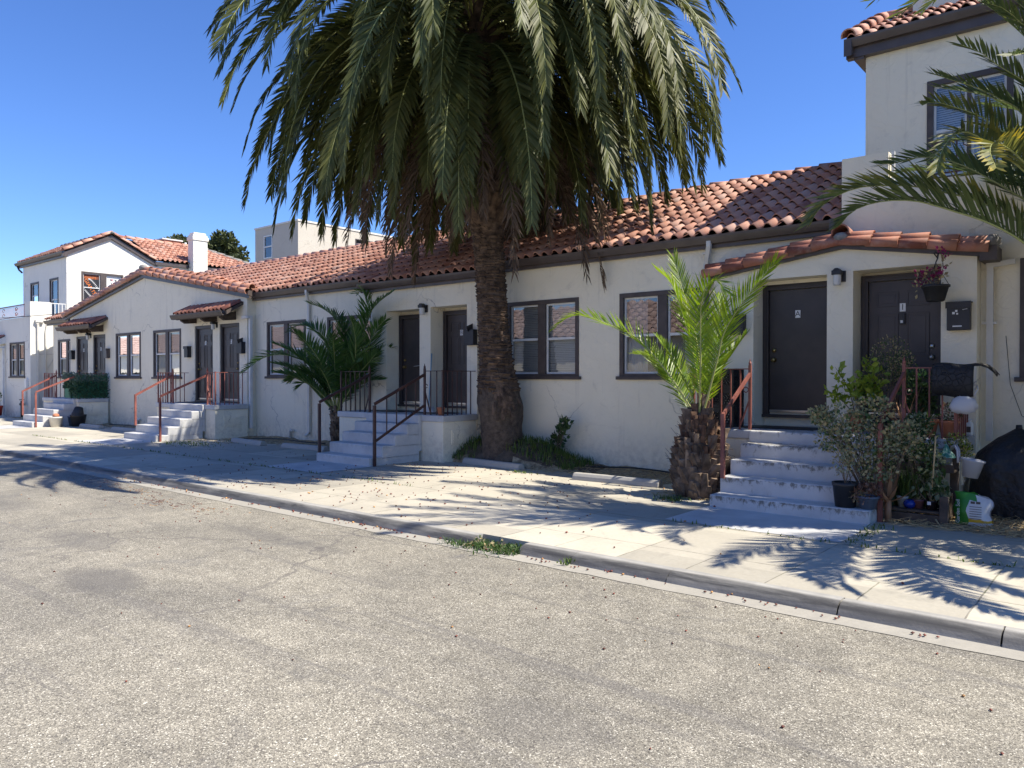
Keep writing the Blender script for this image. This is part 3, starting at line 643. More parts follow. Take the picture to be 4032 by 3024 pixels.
downpipe(row, -4.98 - .32, 11.10, 3.1, 3.78, (.10, -.12)); downpipe(row, -15.35 - .3, 11.10, .3, 3.78, (.08, -.12)); downpipe(row, -13.08, 10.95, .3, 3.62, (0, -.16))
p = MB(); p.bar((-1.51, 11.06, .9), (-1.51, 11.06, 3.10), .07, .055, 0, .5, (0, 1, 0)); p.bar((-1.55, 11.06, 3.07), (-1.25, 11.06, 3.10), .06, .06); p.bar((-1.60, 11.06, 2.36), (-1.44, 11.06, 2.36), .03, .03)
p.build('downpipe', 'white_pipe', row)

# ------------------------------------------------------------------ gabled house with doors D to G
gab = thing('gable_house', 'one storey stucco house with a wide low gable and two tiled awnings', 'house', (-25, 12.5, 0))
W_ = MB(); YG = 10.9
wg = [(-25.86, -24.10, 1.68, 3.09), (-23.26, -21.55, 1.68, 3.09)]
dg_ = [(-29.08, -28.08, .98, 3.10, .10), (-27.67, -26.68, .98, 3.11, .10), (-20.77, -19.78, .98, 3.12, .10), (-19.42, -18.43, .98, 3.12, .10)]
wall_y(W_, YG, -29.6, -18.05, 0, 3.72, wg + dg_, .16, 0)
for (a, b, c, d, e) in dg_: W_.face([(a, YG + .1, c), (b, YG + .1, c), (b, YG + .1, d), (a, YG + .1, d)])
W_.face([(-29.6, YG, 3.72), (-18.05, YG, 3.72), (-18.05, YG, 3.84), (-23.83, YG, 4.82), (-29.6, YG, 3.84)])
wl = [(-31.42, -29.72, 1.68, 3.07)]
wall_y(W_, YM, -31.9, -29.6, 0, 3.8, wl)
W_.face([(-18.05, YG, 0), (-18.05, 13.5, 0), (-18.05, 13.5, 3.8), (-18.05, YG, 3.84)]); W_.face([(-31.9, YM, 0), (-31.9, 17.6, 0), (-31.9, 17.6, 3.7), (-31.9, YM, 3.8)]); W_.face([(-29.6, YG, 0), (-29.6, YM, 0), (-29.6, YM, 3.8), (-29.6, YG, 3.84)])
W_.face([(-31.9, 17.6, 0), (-18.05, 17.6, 0), (-18.05, 17.6, 3.7), (-31.9, 17.6, 3.7)])
W_.build('wall', 'stucco', gab)
for i, (a, b, c, d) in enumerate(wg): window(gab, YG, a, b, c, d, ('curtain', 'blind')[i], seed=i + 9)
window(gab, YM, *wl[0], 'curtain', seed=14)
for (a, b, c, d, e), L, k in zip(dg_, 'GFED', 'llll'): door(gab, YG + .1, a, b, 1.06, d, True, L, k if L != 'D' else 'r', label='six panel brown door with a letter %s plate' % L)
T_ = MB(); ax, az = -23.83, 4.99
tile_roof(T_, (-32.15, 11.0, 3.82), (1, 0, 0), SL, 14.1, SLN, seed=31, mi=0, deck=1, clip=lambda u, s: True)
sr = Vector((-5.80, 0, 1.00)); s_l = Vector((5.80, 0, 1.00))
tile_roof(T_, (-18.0, YG - .08, 3.95), (0, 1, 0), sr, 2.5, sr.length, row=.40, seed=32, mi=0, deck=1)
tile_roof(T_, (-29.66, YG - .08, 3.95), (0, 1, 0), s_l, 2.5, s_l.length, row=.40, seed=33, mi=0, deck=1)
T_.face([(-32.1, 14.3, 5.42), (-18.05, 14.3, 5.42), (-18.05, 17.7, 3.8), (-32.1, 17.7, 3.8)], 1)
caps(T_, (-27.6, 14.3, 5.42), (-18.6, 14.3, 5.44), .11, .42, 0, seed=35, mortar=2); T_.box(-27.6, 14.26, 5.28, -18.6, 14.42, 5.45, 2)
caps(T_, (-17.85, YG, 3.97), (ax, YG, az), .105, .42, 0, seed=36, mortar=2); caps(T_, (-29.85, YG, 3.97), (ax, YG, az), .105, .42, 0, seed=37)
caps(T_, (-17.85, YG - .10, 3.89), (ax, YG - .10, az - .09), .085, .42, 0, N=(0, -.9, .5), seed=38); caps(T_, (-29.85, YG - .10, 3.89), (ax, YG - .10, az - .09), .085, .42, 0, N=(0, -.9, .5), seed=39)
caps(T_, (-20.2, YG + .5, 4.40), (ax + .2, YG + .5, az + .02), .105, .42, 0, seed=40)
T_.ball((ax, YG - .04, az + .06), .16, .12, .10, 9, 5, 2)
T_.build('roof', ['tile', 'dark', 'mortar'], gab, fix=False)
G_ = MB()
rake(G_, -29.95, ax, -17.82, 3.715, 4.735, YG - .085, YG - .003, .14); rake(G_, -29.97, ax, -17.80, 3.79, 4.815, YG - .125, YG - .085, .10)
gutter_x(G_, -32.2, -29.9, 11.03, 3.80); G_.box(-32.2, 11.03, 3.62, -29.62, 11.10, 3.815)
G_.bar((-17.86, 10.79, 3.86), (-17.86, 11.0, 3.82), .10, .13)
G_.build('gutter', 'gutter', gab)
for (a, b, s_) in ((-21.02, -18.18, 41), (-29.30, -26.42, 42)):
    A_ = MB(); v = Vector((0, .46, .27))
    tile_roof(A_, (a + .04, 10.43, 3.40), (1, 0, 0), v, b - a - .10, v.length, row=.53, seed=s_, mi=0, deck=1)
    gutter_x(A_, a, b - .12, 10.42, 3.40, 2); A_.box(a + .12, 10.42, 3.27, b - .20, 10.47, 3.38, 2)
    A_.prism([(10.42, 3.30), (YG, 3.58), (YG, 3.66), (10.42, 3.40)], 'x', b - .10, b - .04, 2); A_.prism([(10.42, 3.30), (YG, 3.58), (YG, 3.66), (10.42, 3.40)], 'x', a, a + .05, 2)
    for xx in (a + .32, (a + b) / 2, b - .45):
        A_.prism([(YG, 3.20), (YG, 3.42), (10.46, 3.34), (10.46, 3.24), (10.58, 3.17)], 'x', xx - .05, xx + .05, 3)
    A_.prism([(a + .1, 3.60), (b - .05, 3.60), (b - .2, 3.74), (a + .6, 3.72)], 'y', YG - .012, YG, 4)
    A_.build('awning', ['tile_dark_red', 'dark', 'trim', 'wood', 'mortar'], gab, fix=False)
p = MB(); p.bar((-18.20, 10.86, 3.24), (-17.95, 10.86, 3.24), .07, .07); p.bar((-17.97, 10.95, 3.27), (-17.97, 10.95, .35), .075, .075, 0, .5, (0, 1, 0)); p.bar((-17.97, 10.84, 3.24), (-17.97, 10.98, 3.24), .07, .07)
p.build('downpipe', 'white', gab)
for X in (-24.2, -16.4):
    p = MB(); p.tube([(X, 11.08 if X > -18 else 10.84, .10), (X, 11.08 if X > -18 else 10.84, .34), (X + .06, 11.06 if X > -18 else 10.84, .37), (X + .11, 11.06 if X > -18 else 10.84, .33)], .035, 8); p.build('vent_pipe', 'white_pipe', gab if X < -18 else row)
p = MB(); p.tube([(-14.75, 11.15, .97), (-14.75, 11.03, .97)], .018, 8); p.tube([(-14.75, 11.06, .97), (-14.75, 11.02, .92)], .02, 8); p.bar((-14.80, 11.05, 1.0), (-14.70, 11.05, 1.0), .015); p.build('spigot', 'black', row)
# ------------------------------------------------------------------ two storey house at the far left
lh = thing('two_storey_house', 'two storey cream house with gable, chimney and front balcony at the far left', 'house', (-36, 13, 0))
W_ = MB(); XR = -33.2; YB, YT = 10.8, 12.1
wall_y(W_, YB, -39.5, XR, 0, 4.02, [(-35.46, -33.80, 1.69, 3.06)], .16)
W_.box(-33.78, YB, 4.02, XR, YB + .16, 4.60); W_.box(XR - .16, YB + .16, 4.02, XR, 11.52, 4.61)
wall_y(W_, YT, -38.0, XR, 4.0, 6.56, [(-37.12, -36.16, 4.62, 5.72), (-34.96, -34.03, 3.95 + .06, 5.73)], .16)
# sunny side: tower gable, ground floor and wing in one plane
def side(mb, ya, yb, za, zb, holes=()):
    t = MB(); wall_y(t, 0, ya, yb, za, zb, holes, .16)
    mb.add(t, Matrix(((0, -1, 0, XR), (1, 0, 0, 0), (0, 0, 1, 0), (0, 0, 0, 1))))
side(W_, YB, 22.0, 0, 4.02); side(W_, YT, 15.56, 4.02, 6.56, [(12.65, 14.30, 4.72, 5.96)]); side(W_, 15.56, 22.0, 4.02, 6.60)
W_.face([(XR, YT, 6.56), (XR, 15.56, 6.56), (XR, 13.80, 7.46)])
W_.face([(-38.0, YT, 0), (-38.0, 15.6, 0), (-38.0, 15.6, 6.56), (-38.0, 13.8, 7.46), (-38.0, YT, 6.56)]); W_.face([(-39.5, YB, 4.02), (XR, YB, 4.02), (XR, YT, 4.02), (-39.5, YT, 4.02)])
W_.face([(-38, 15.56, 4), (XR, 15.56, 4), (XR, 15.56, 6.6), (-38, 15.56, 6.6)]); W_.face([(-38.6, 22, 0), (XR, 22, 0), (XR, 22, 6.6), (-38.6, 22, 6.6)])
W_.build('wall', 'stucco_white', lh)
window(lh, YB, -35.46, -33.80, 1.69, 3.06, 'curtain', seed=3)
window(lh, YT, -37.12, -36.16, 4.62, 5.72, 'blue_curtain', True, seed=4); window(lh, YT, -34.96, -34.03, 4.01, 5.73, 'blue_curtain', True, seed=5)
# window of the gable with a dark baseball banner and a pale sheet behind the glass
w2 = MB(); a, b, z0, z1 = 12.65, 14.30, 4.72, 5.96
def sbox(mb, y0, y1, za, zb, d0, d1, mi=0): mb.box(XR + d0, y0, za, XR + d1, y1, zb, mi)
sbox(w2, a, a + .07, z0, z1, -.12, .016); sbox(w2, b - .07, b, z0, z1, -.12, .016); sbox(w2, a + .07, b - .07, z1 - .07, z1, -.12, .014); sbox(w2, a + .07, b - .07, z0, z0 + .05, -.12, .014); sbox(w2, 13.38, 13.62, z0 + .05, z1 - .07, -.12, .012); sbox(w2, a - .05, b + .05, z0 - .06, z0 + .001, -.02, .05)
w2 = w2.build('window', 'trim', lh)
s = MB()
for (y0, y1) in ((a + .07, 13.38), (13.62, b - .07)):
    sbox(s, y0, y0 + .03, z0 + .05, z1 - .07, -.07, -.03); sbox(s, y1 - .03, y1, z0 + .05, z1 - .07, -.07, -.03); sbox(s, y0 + .03, y1 - .03, z0 + .05, z0 + .08, -.07, -.031); sbox(s, y0 + .03, y1 - .03, z1 - .1, z1 - .07, -.07, -.031); sbox(s, y0 + .03, y1 - .03, 5.30, 5.34, -.07, -.025)
s.build('sash', 'white', w2)
M['navy'] = pm('navy_banner', (.012, .014, .022), None, 3, .7); M['orange'] = pm('orange_print', (.75, .20, .03), None, 3, .7); M['rust'] = pm('rust_print', (.16, .045, .02), None, 3, .7); M['pink'] = pm('red_print', (.6, .15, .17), None, 3, .7)
bn = MB(); X = XR - .06; F_ = lambda y, z, s, rot: Matrix.Translation((X + .004, y, z)) @ Matrix.Rotation(R(90), 4, 'Z') @ Matrix.Rotation(R(90), 4, 'X') @ Matrix.Rotation(rot, 4, 'Z') @ Matrix.Scale(s, 4)
bn.face([(X, a + .07, z0 + .05), (X, 13.38, z0 + .05), (X, 13.38, z1 - .07), (X, a + .07, z1 - .07)], 0)
bn.face([(X + .002, a + .1, 5.68), (X + .002, 13.35, 5.68), (X + .002, 13.35, 5.88), (X + .002, a + .1, 5.88)], 3)
put_text(bn, 'GIANTS', F_(13.00, 5.36, .20, R(-58)), 1); put_text(bn, 'GIANTS', F_(13.02, 5.72, .13, 0), 1)
for k in range(13):
    t = k / 12; y = a + .28 + .42 * t; z = 5.66 - .50 * t ** 1.6; bn.bar((X + .006, y, z), (X + .006, y + .05, z + .035), .004, .022, 2); y = a + .11 + .38 * t; z = 5.25 - .42 * t ** .8; bn.bar((X + .006, y, z), (X + .006, y + .05, z + .03), .004, .022, 2)
bn.ball((X + .004, 13.12, 4.86), .004, .13, .10, 12, 6, 2); bn.build('banner', ['navy', 'orange', 'plate', 'rust'], w2)
cl = MB(); cl.face([(X, 13.62, z0 + .05), (X, b - .07, z0 + .05), (X, b - .07, z1 - .07), (X, 13.62, z1 - .07)], 0)
r4 = random.Random(4)
for k in range(26): y = r4.uniform(13.68, 14.15); z = r4.uniform(4.85, 5.8); cl.ball((X + .003, y, z), .003, r4.uniform(.015, .05), r4.uniform(.015, .04), 7, 4, 1 if r4.random() < .55 else 2)
cl.build('window_sheet', ['plate', 'pink', 'navy'], w2)
T_ = MB(); v = Vector((0, 1.78, .92))
tile_roof(T_, (-38.3, 12.02, 6.68), (1, 0, 0), v, 5.2, v.length, seed=51, mi=0, deck=1)
T_.face([(-38.3, 13.8, 7.60), (-33.05, 13.8, 7.60), (-33.05, 15.66, 6.66), (-38.3, 15.66, 6.66)], 1)
tile_roof(T_, (-38.3 + 5.2, 15.62, 6.68), (-1, 0, 0), (0, -1.80, .92), 5.2, 2.02, seed=55, mi=0)
caps(T_, (-38.3, 13.8, 7.62), (-33.05, 13.8, 7.62), .11, .42, 2, seed=52, mortar=2)
caps(T_, (-33.12, 11.98, 6.72), (-33.12, 13.8, 7.66), .10, .40, 0, seed=53); caps(T_, (-33.12, 15.66, 6.72), (-33.12, 13.8, 7.66), .10, .40, 0, seed=54)
u = Vector((-2.5, 0, 1.20))
def hipclip(uu, ss): return uu < 5.6 - ss * .98 + .4
tile_roof(T_, (-33.05, 15.6, 6.74), (0, 1, 0), u, 5.9, u.length, seed=56, mi=0, clip=hipclip)
T_.face([(-33.1, 15.6, 6.70), (-33.1, 21.3, 6.70), (-35.55, 18.9, 7.88), (-35.55, 15.2, 7.88)], 1)
T_.face([(-33.1, 21.3, 6.70), (-38.2, 21.3, 6.70), (-35.55, 18.9, 7.88)], 1)
caps(T_, (-35.55, 15.0, 7.94), (-35.55, 18.9, 7.94), .11, .42, 0, seed=57, mortar=2); caps(T_, (-33.1, 21.45, 6.78), (-35.55, 18.9, 7.94), .11, .42, 2, seed=58, mortar=2)
T_.build('roof', ['tile', 'dark', 'mortar'], lh, fix=False)
G_ = MB(); gutter_x(G_, -38.4, -33.12, 11.99, 6.66); G_.box(-38.3, 11.99, 6.46, -33.1, 12.10, 6.68)
for s_ in (1, -1):
    y0 = 11.92 if s_ > 0 else 15.70
    G_.prism([(y0, 6.46), (13.80, 7.40), (13.80, 7.56), (y0, 6.62)], 'x', XR + .0, XR + .09)
G_.box(XR + .0, 15.6, 6.54, XR + .13, 21.2, 6.68); G_.tube([(-38.25, 11.95, 6.55), (-38.2, 12.0, 6.38), (-38.02, 12.06, 6.25)], .04, 7)
G_.build('gutter', 'gutter', lh)
C_ = MB(); C_.box(-33.2, 17.12, 0.02, -32.72, 17.80, 8.04); C_.box(-33.24, 17.08, 7.78, -32.68, 17.84, 7.94); C_.box(-33.16, 17.17, 8.04, -32.76, 17.75, 8.14)
C_.build('chimney', 'stucco_white', lh, bevel=.02)
C_ = MB(); C_.box(-36.5, 17.2, 7.7, -35.7, 18.1, 8.16); C_.box(-36.55, 17.15, 8.16, -35.65, 18.15, 8.22, 1); C_.build('roof_vent', ['terra', 'white'], lh)
C_ = MB(); C_.tube([(-36.3, 18.6, 7.8), (-36.3, 18.6, 8.25)], .05, 8); C_.build('vent_pipe', 'white', lh)
B_ = MB()
for k in range(46): xx = -39.3 + k * .12; B_.bar((xx, YB + .08, 4.02), (xx, YB + .08, 4.54), .016)
B_.bar((-39.4, YB + .08, 4.54), (-33.78, YB + .08, 4.54), .035); B_.bar((-39.4, YB + .08, 4.08), (-33.78, YB + .08, 4.08), .025)
for xx in (-36.4, -34.9):
    for k in range(2): B_.tube([(xx + .16 * math.cos(t) * (1 - t / 9), YB + .06, 4.18 + k * .2 + .1 * math.sin(t) * (1 - t / 9)) for t in [q * .5 for q in range(14)]], .010, 5)
B_.build('balcony_railing', 'rail', lh)
B_ = MB()
for k in range(5): B_.bar((XR - .05, 11.56 + k * .13, 4.02), (XR - .05, 11.56 + k * .13, 4.58), .028)
B_.bar((XR - .05, 11.5, 4.58), (XR - .05, 12.1, 4.58), .035); B_.bar((XR - .05, 11.5, 4.06), (XR - .05, 12.1, 4.06), .03); B_.build('side_railing', 'white', lh)
p = MB(); p.bar((XR + .05, 11.05, .1), (XR + .05, 11.05, 3.72), .07); p.bar((XR + .05, 11.05, 3.72), (XR + .05, 10.98, 3.86), .09); p.box(XR, 10.95, 3.80, XR + .12, 11.25, 3.9); p.build('downpipe', 'white_pipe', lh)
p = MB(); p.tube([(XR + .04, 11.32, .1), (XR + .04, 11.32, 3.4), (XR + .05, 11.4, 3.9), (XR + .03, 11.7, 4.0)], .028, 8); p.tube([(XR + .03, 10.84, 2.55), (XR + .03, 13.2, 2.62)], .014, 6); p.tube([(XR + .03, 11.33, 1.9), (XR + .03, 12.0, 3.1), (XR + .03, 12.5, 3.2), (XR + .03, 13.4, 3.3)], .010, 6); p.build('conduit', 'white_pipe', lh)
p = MB(); p.box(-33.62, YB - .09, 1.25, -33.40, YB, 1.60); p.build('meter_box', 'plate', lh, bevel=.01)
p = MB(); p.box(-33.74, YB - .06, .55, -33.56, YB, 1.42); p.build('utility_box', 'white_pipe', lh)
A_ = MB(); v = Vector((0, .42, .25)); tile_roof(A_, (-39.3, 10.38, 3.12), (1, 0, 0), v, 3.35, v.length, row=.5, seed=59, mi=0, deck=1)
A_.box(-39.3, 10.30, 2.98, -35.92, 10.40, 3.10, 2); A_.prism([(10.38, 2.95), (10.8, 3.05), (10.8, 3.35), (10.38, 3.10)], 'x', -36.0, -35.93, 2); A_.box(-36.12, 10.40, 2.84, -36.02, 10.8, 2.96, 2); A_.build('awning', ['tile_dark_red', 'dark', 'white'], lh, fix=False)
p = MB(); p.bar((-35.98, 10.72, .1), (-35.98, 10.72, 2.86), .07); p.build('awning_post', 'white', lh)

# ------------------------------------------------------------------ two storey house at the right
rh = thing('two_storey_house', 'two storey cream house rising above the porch with doors A and 1', 'house', (1.5, 13, 0))
W_ = MB()
wall_y(W_, YM, -3.3, -1.62, 3.12, 4.26); wall_y(W_, YM, -1.62, 6.5, 0, 4.26, [(-1.21, .47, 1.69, 3.14)])
W_.box(-3.3, YM, 4.26, -2.70, YM + .16, 4.72); W_.box(-3.3, YM + .16, 4.26, -3.14, 12.3, 4.72)
W_.box(-3.3, YM + .003, 3.0, -3.14, 12.3, 4.26); W_.face([(-3.3, YM, 4.258), (6.5, YM, 4.258), (6.5, 12.3, 4.258), (-3.3, 12.3, 4.258)])
wall_y(W_, 12.3, -3.3, 6.5, 4.2, 6.50, [(-2.47, -1.42, 4.5, 5.93)], .16)
W_.face([(-3.3, 12.3, 3), (-3.3, 15.8, 3), (-3.3, 15.8, 6.5), (-3.3, 14.05, 7.5), (-3.3, 12.3, 6.5)]); W_.face([(-3.3, 15.8, 0), (6.5, 15.8, 0), (6.5, 15.8, 6.5), (-3.3, 15.8, 6.5)]); W_.face([(6.5, YM, 0), (6.5, 15.8, 0), (6.5, 15.8, 6.5), (6.5, 12.3, 6.5), (6.5, YM, 4.2)])
W_.build('wall', 'stucco', rh)
window(rh, YM, -1.21, .47, 1.69, 3.14, 'blind', seed=21); window(rh, 12.3, -2.47, -1.42, 4.5, 5.93, 'blind', wm=.05, fr=.08, seed=22)
T_ = MB(); v = Vector((0, 2.0, 1.0))
tile_roof(T_, (-3.52, 12.14, 6.74), (1, 0, 0), v, 10.3, v.length, seed=61, mi=0, deck=1)
T_.face([(-3.5, 14.1, 7.72), (6.8, 14.1, 7.72), (6.8, 15.9, 6.7), (-3.5, 15.9, 6.7)], 1)
caps(T_, (-3.48, 12.10, 6.78), (-3.48, 14.1, 7.80), .11, .42, 0, seed=62, mortar=2); caps(T_, (-3.5, 14.1, 7.76), (6.7, 14.1, 7.76), .11, .42, 0, seed=63, mortar=2)
T_.box(-2.9, 13.4, 7.2, -2.2, 14.0, 7.98, 3)
T_.build('roof', ['tile', 'dark', 'mortar', 'stucco'], rh, fix=False)
G_ = MB(); gutter_x(G_, -3.55, 6.7, 12.18, 6.76); G_.box(-3.55, 12.18, 6.50, 6.6, 12.30, 6.78); G_.prism([(12.06, 6.50), (14.1, 7.52), (14.1, 7.72), (12.06, 6.74)], 'x', -3.55, -3.44); G_.box(-3.44, 12.2, 6.46, -3.3, 15.8, 6.52)
G_.build('gutter', 'gutter', rh)
B_ = MB(); B_.bar((-2.66, YM + .08, 4.26), (-2.66, YM + .08, 4.73), .04, mi=1)
B_.bar((-2.2, YM + .08, 4.74), (4, YM + .08, 4.74), .026); B_.bar((-2.2, YM + .08, 4.34), (4, YM + .08, 4.34), .02)
for k in range(24):
    xx = -2.18 + k * .27; B_.bar((xx, YM + .08, 4.27), (xx, YM + .08, 4.78), .018)
    for q in (-1, 1): B_.tube([(xx + .13 + q * (.11 - .1 * t / 8) * math.cos(t * .9), YM + .08, 4.58 + q * .12 + (.09 - .05 * t / 8) * math.sin(t * .9)) for t in range(9)], .008, 5)
B_.build('balcony_railing', ['rail_dark', 'white'], rh)
p = MB(); p.tube([(-1.35, 11.13, 2.2), (-1.30, 11.12, 1.6), (-1.18, 11.12, 1.22), (-1.0, 11.12, 1.12), (0, 11.12, 1.05)], .0035, 5); p.build('cable', 'black', rh)

# ------------------------------------------------------------------ flat roofed block and trees far behind
fb = thing('apartment_block', 'beige flat roofed block rising behind the tiled ridge left of the tall palm', 'building', (-45, 34, 0))
W_ = MB(); wall_y(W_, 28.3, -45.85, -41.0, 0, 11.45, [(-44.80, -43.82, 9.42, 10.92)], .14)
t = MB(); wall_y(t, 0, 28.3, 44.0, 0, 11.45, [(32.8, 33.7, 10.2, 10.95), (33.85, 34.6, 10.2, 10.95)], .14); W_.add(t, Matrix(((0, -1, 0, -41.0), (1, 0, 0, 0), (0, 0, 1, 0), (0, 0, 0, 1))))
W_.face([(-45.85, 28.3, 11.45), (-41, 28.3, 11.45), (-41, 44, 11.45), (-45.85, 44, 11.45)]); W_.face([(-45.85, 28.3, 0), (-45.85, 44, 0), (-45.85, 44, 11.45), (-45.85, 28.3, 11.45)]); W_.face([(-45.85, 44, 0), (-41, 44, 0), (-41, 44, 11.45), (-45.85, 44, 11.45)]); W_.box(-45.9, 28.25, 11.45, -40.95, 44, 11.56, 1)
W_.build('wall', ['beige', 'white_pipe'], fb)
p = MB(); a, b, c, d = -44.80, -43.82, 9.42, 10.92
p.box(a, 28.27, c, a + .07, 28.4, d); p.box(b - .07, 28.27, c, b, 28.4, d); p.box(a + .07, 28.275, d - .07, b - .07, 28.4, d); p.box(a + .07, 28.275, c, b - .07, 28.4, c + .07); p.box(a + .07, 28.28, 10.15, b - .07, 28.4, 10.23); p.face([(a, 28.43, c), (b, 28.43, c), (b, 28.43, d), (a, 28.43, d)], 1); f = p.build('window', ['white', 'dark'], fb)
p = MB(); p.face([(a + .07, 28.33, c + .07), (b - .07, 28.33, c + .07), (b - .07, 28.33, d - .07), (a + .07, 28.33, d - .07)]); p.build('pane', 'glass', f)
for (y0, y1) in ((32.8, 33.7), (33.85, 34.6)):
    p = MB(); p.box(-41.06, y0, 10.2, -40.97, y0 + .06, 10.95); p.box(-41.06, y1 - .06, 10.2, -40.97, y1, 10.95); p.box(-41.06, y0 + .06, 10.89, -40.972, y1 - .06, 10.95); p.box(-41.06, y0 + .06, 10.2, -40.972, y1 - .06, 10.26); p.face([(-41.1, y0, 10.2), (-41.1, y1, 10.2), (-41.1, y1, 10.95), (-41.1, y0, 10.95)], 1); p.build('window', ['trim', 'dark'], fb)
def leafcloud(mb, c, rad, n, size, rg, mi=0, mis=None, shell=.55, long=1.9, up=.3):
    c = Vector(c)
    for k in range(n):
        while True:
            q = Vector((rg.uniform(-1, 1), rg.uniform(-1, 1), rg.uniform(-1, 1)))
            if shell * rg.random() < q.length < 1: break
        p = c + Vector((q.x * rad[0], q.y * rad[1], q.z * rad[2]))
        d = (q + Vector((rg.gauss(0, .7), rg.gauss(0, .7), rg.gauss(0, .7) + up))).normalized(); s = size * rg.uniform(.6, 1.35)
        x = d.cross(Vector((rg.gauss(0, 1), rg.gauss(0, 1), rg.gauss(0, 1)))).normalized()
        nn = d.cross(x); a = p; w_ = s * .5 / long * 1.2
        m_ = mi if mis is None else rg.choice(mis); r = rg.random()
        mid = a + d * s * .5 + nn * s * .08
        mb.face([a, mid + x * w_, a + d * s, mid - x * w_], m_, r)
def tree(name, label, base, h, clumps, tr, leafm, n, size, seed, group=None):
    t = thing(name, label, 'tree', base, group); rg = random.Random(seed); b = Vector(base); tk = MB(); cr = MB()
    tk.tube([b, b + Vector((.2, 0, h * .35)), b + Vector((0, .2, h * .7)), b + Vector((.1, 0, h * .92))], [tr, tr * .75, tr * .45, tr * .12], 9)
    for (dx, dy, dz, rx, ry, rz) in clumps:
        c = b + Vector((dx, dy, dz)); tk.tube([b + Vector((0, 0, dz * .55)), b + Vector((dx * .5, dy * .5, dz * .8)), c], [tr * .4, tr * .25, tr * .06], 6); leafcloud(cr, c, (rx, ry, rz), n, size, rg, 0)
    tk.build('trunk', 'twig', t); cr.build('crown', leafm, t, fix=False); return t
def at(u, v, D):                                        # a point D metres ahead of the camera, for far things
    o = (u - 2016) / 3010 * D; return (-.6398 * D + o * .7685, .7685 * D + o * .6398, 1.7 + (1482 - v) / 3010 * D)
rg = random.Random(5)
def clumps(n, rx, ry, z0, z1): return [(rg.uniform(-rx, rx) * (1 - .5 * k / n), rg.uniform(-ry, ry), z0 + (z1 - z0) * k / n, rg.uniform(.9, 1.5), rg.uniform(.9, 1.4), rg.uniform(.7, 1.1)) for k in range(n)]
b1 = at(868, 1482, 78); tree('conifer_tree', 'dark conifer with a broad crown behind the white chimney', (b1[0], b1[1], 0), 16.4, clumps(22, 1.9, 1.6, 11.0, 15.5), .35, 'leaf_far', 300, .45, 1, 'trees behind the roofs')
b2 = at(722, 1482, 80); tree('conifer_tree', 'small dark tree just left of the white chimney', (b2[0], b2[1], 0), 16.4, clumps(10, 1.1, 1.2, 12.5, 15.6), .3, 'leaf_far', 260, .45, 2, 'trees behind the roofs')
b3 = at(945, 1482, 76); tree('conifer_tree', 'low dark treetop between tiled roof and beige block', (b3[0], b3[1], 0), 14.0, clumps(12, 1.5, 1.3, 10.4, 13.0), .3, 'leaf_far', 260, .42, 3, 'trees behind the roofs')

# ------------------------------------------------------------------ wooden gate and overhead wire at the left
gt = thing('wooden_gate', 'weathered board gate closing the passage between the two left houses', 'gate', (-32.5, 11.6, .12))
p = MB()
for k in range(9): p.box(-33.16 + k * .142, 11.58, .16, -33.16 + k * .142 + .13, 11.62, 1.78 + .05 * (k % 2))
p.build('board_panel', 'wood_grey', gt)
p = MB(); p.bar((-33.15, 11.65, .5), (-31.95, 11.65, .5), .07); p.bar((-33.15, 11.65, 1.4), (-31.95, 11.65, 1.4), .07); p.build('gate_frame', 'wood_grey', gt)
p = MB(); n = 24; A0 = Vector((-46, 8.2, 4.75)); A1 = Vector((-31.0, 11.25, 4.05))
p.tube([A0.lerp(A1, k / n) + Vector((0, 0, -.28 * math.sin(math.pi * k / n))) for k in range(n + 1)], .012, 6)
tag(p.build('overhead_cable', 'gutter'), 'thin overhead cable sagging across the left balcony to the gabled house', 'cable')

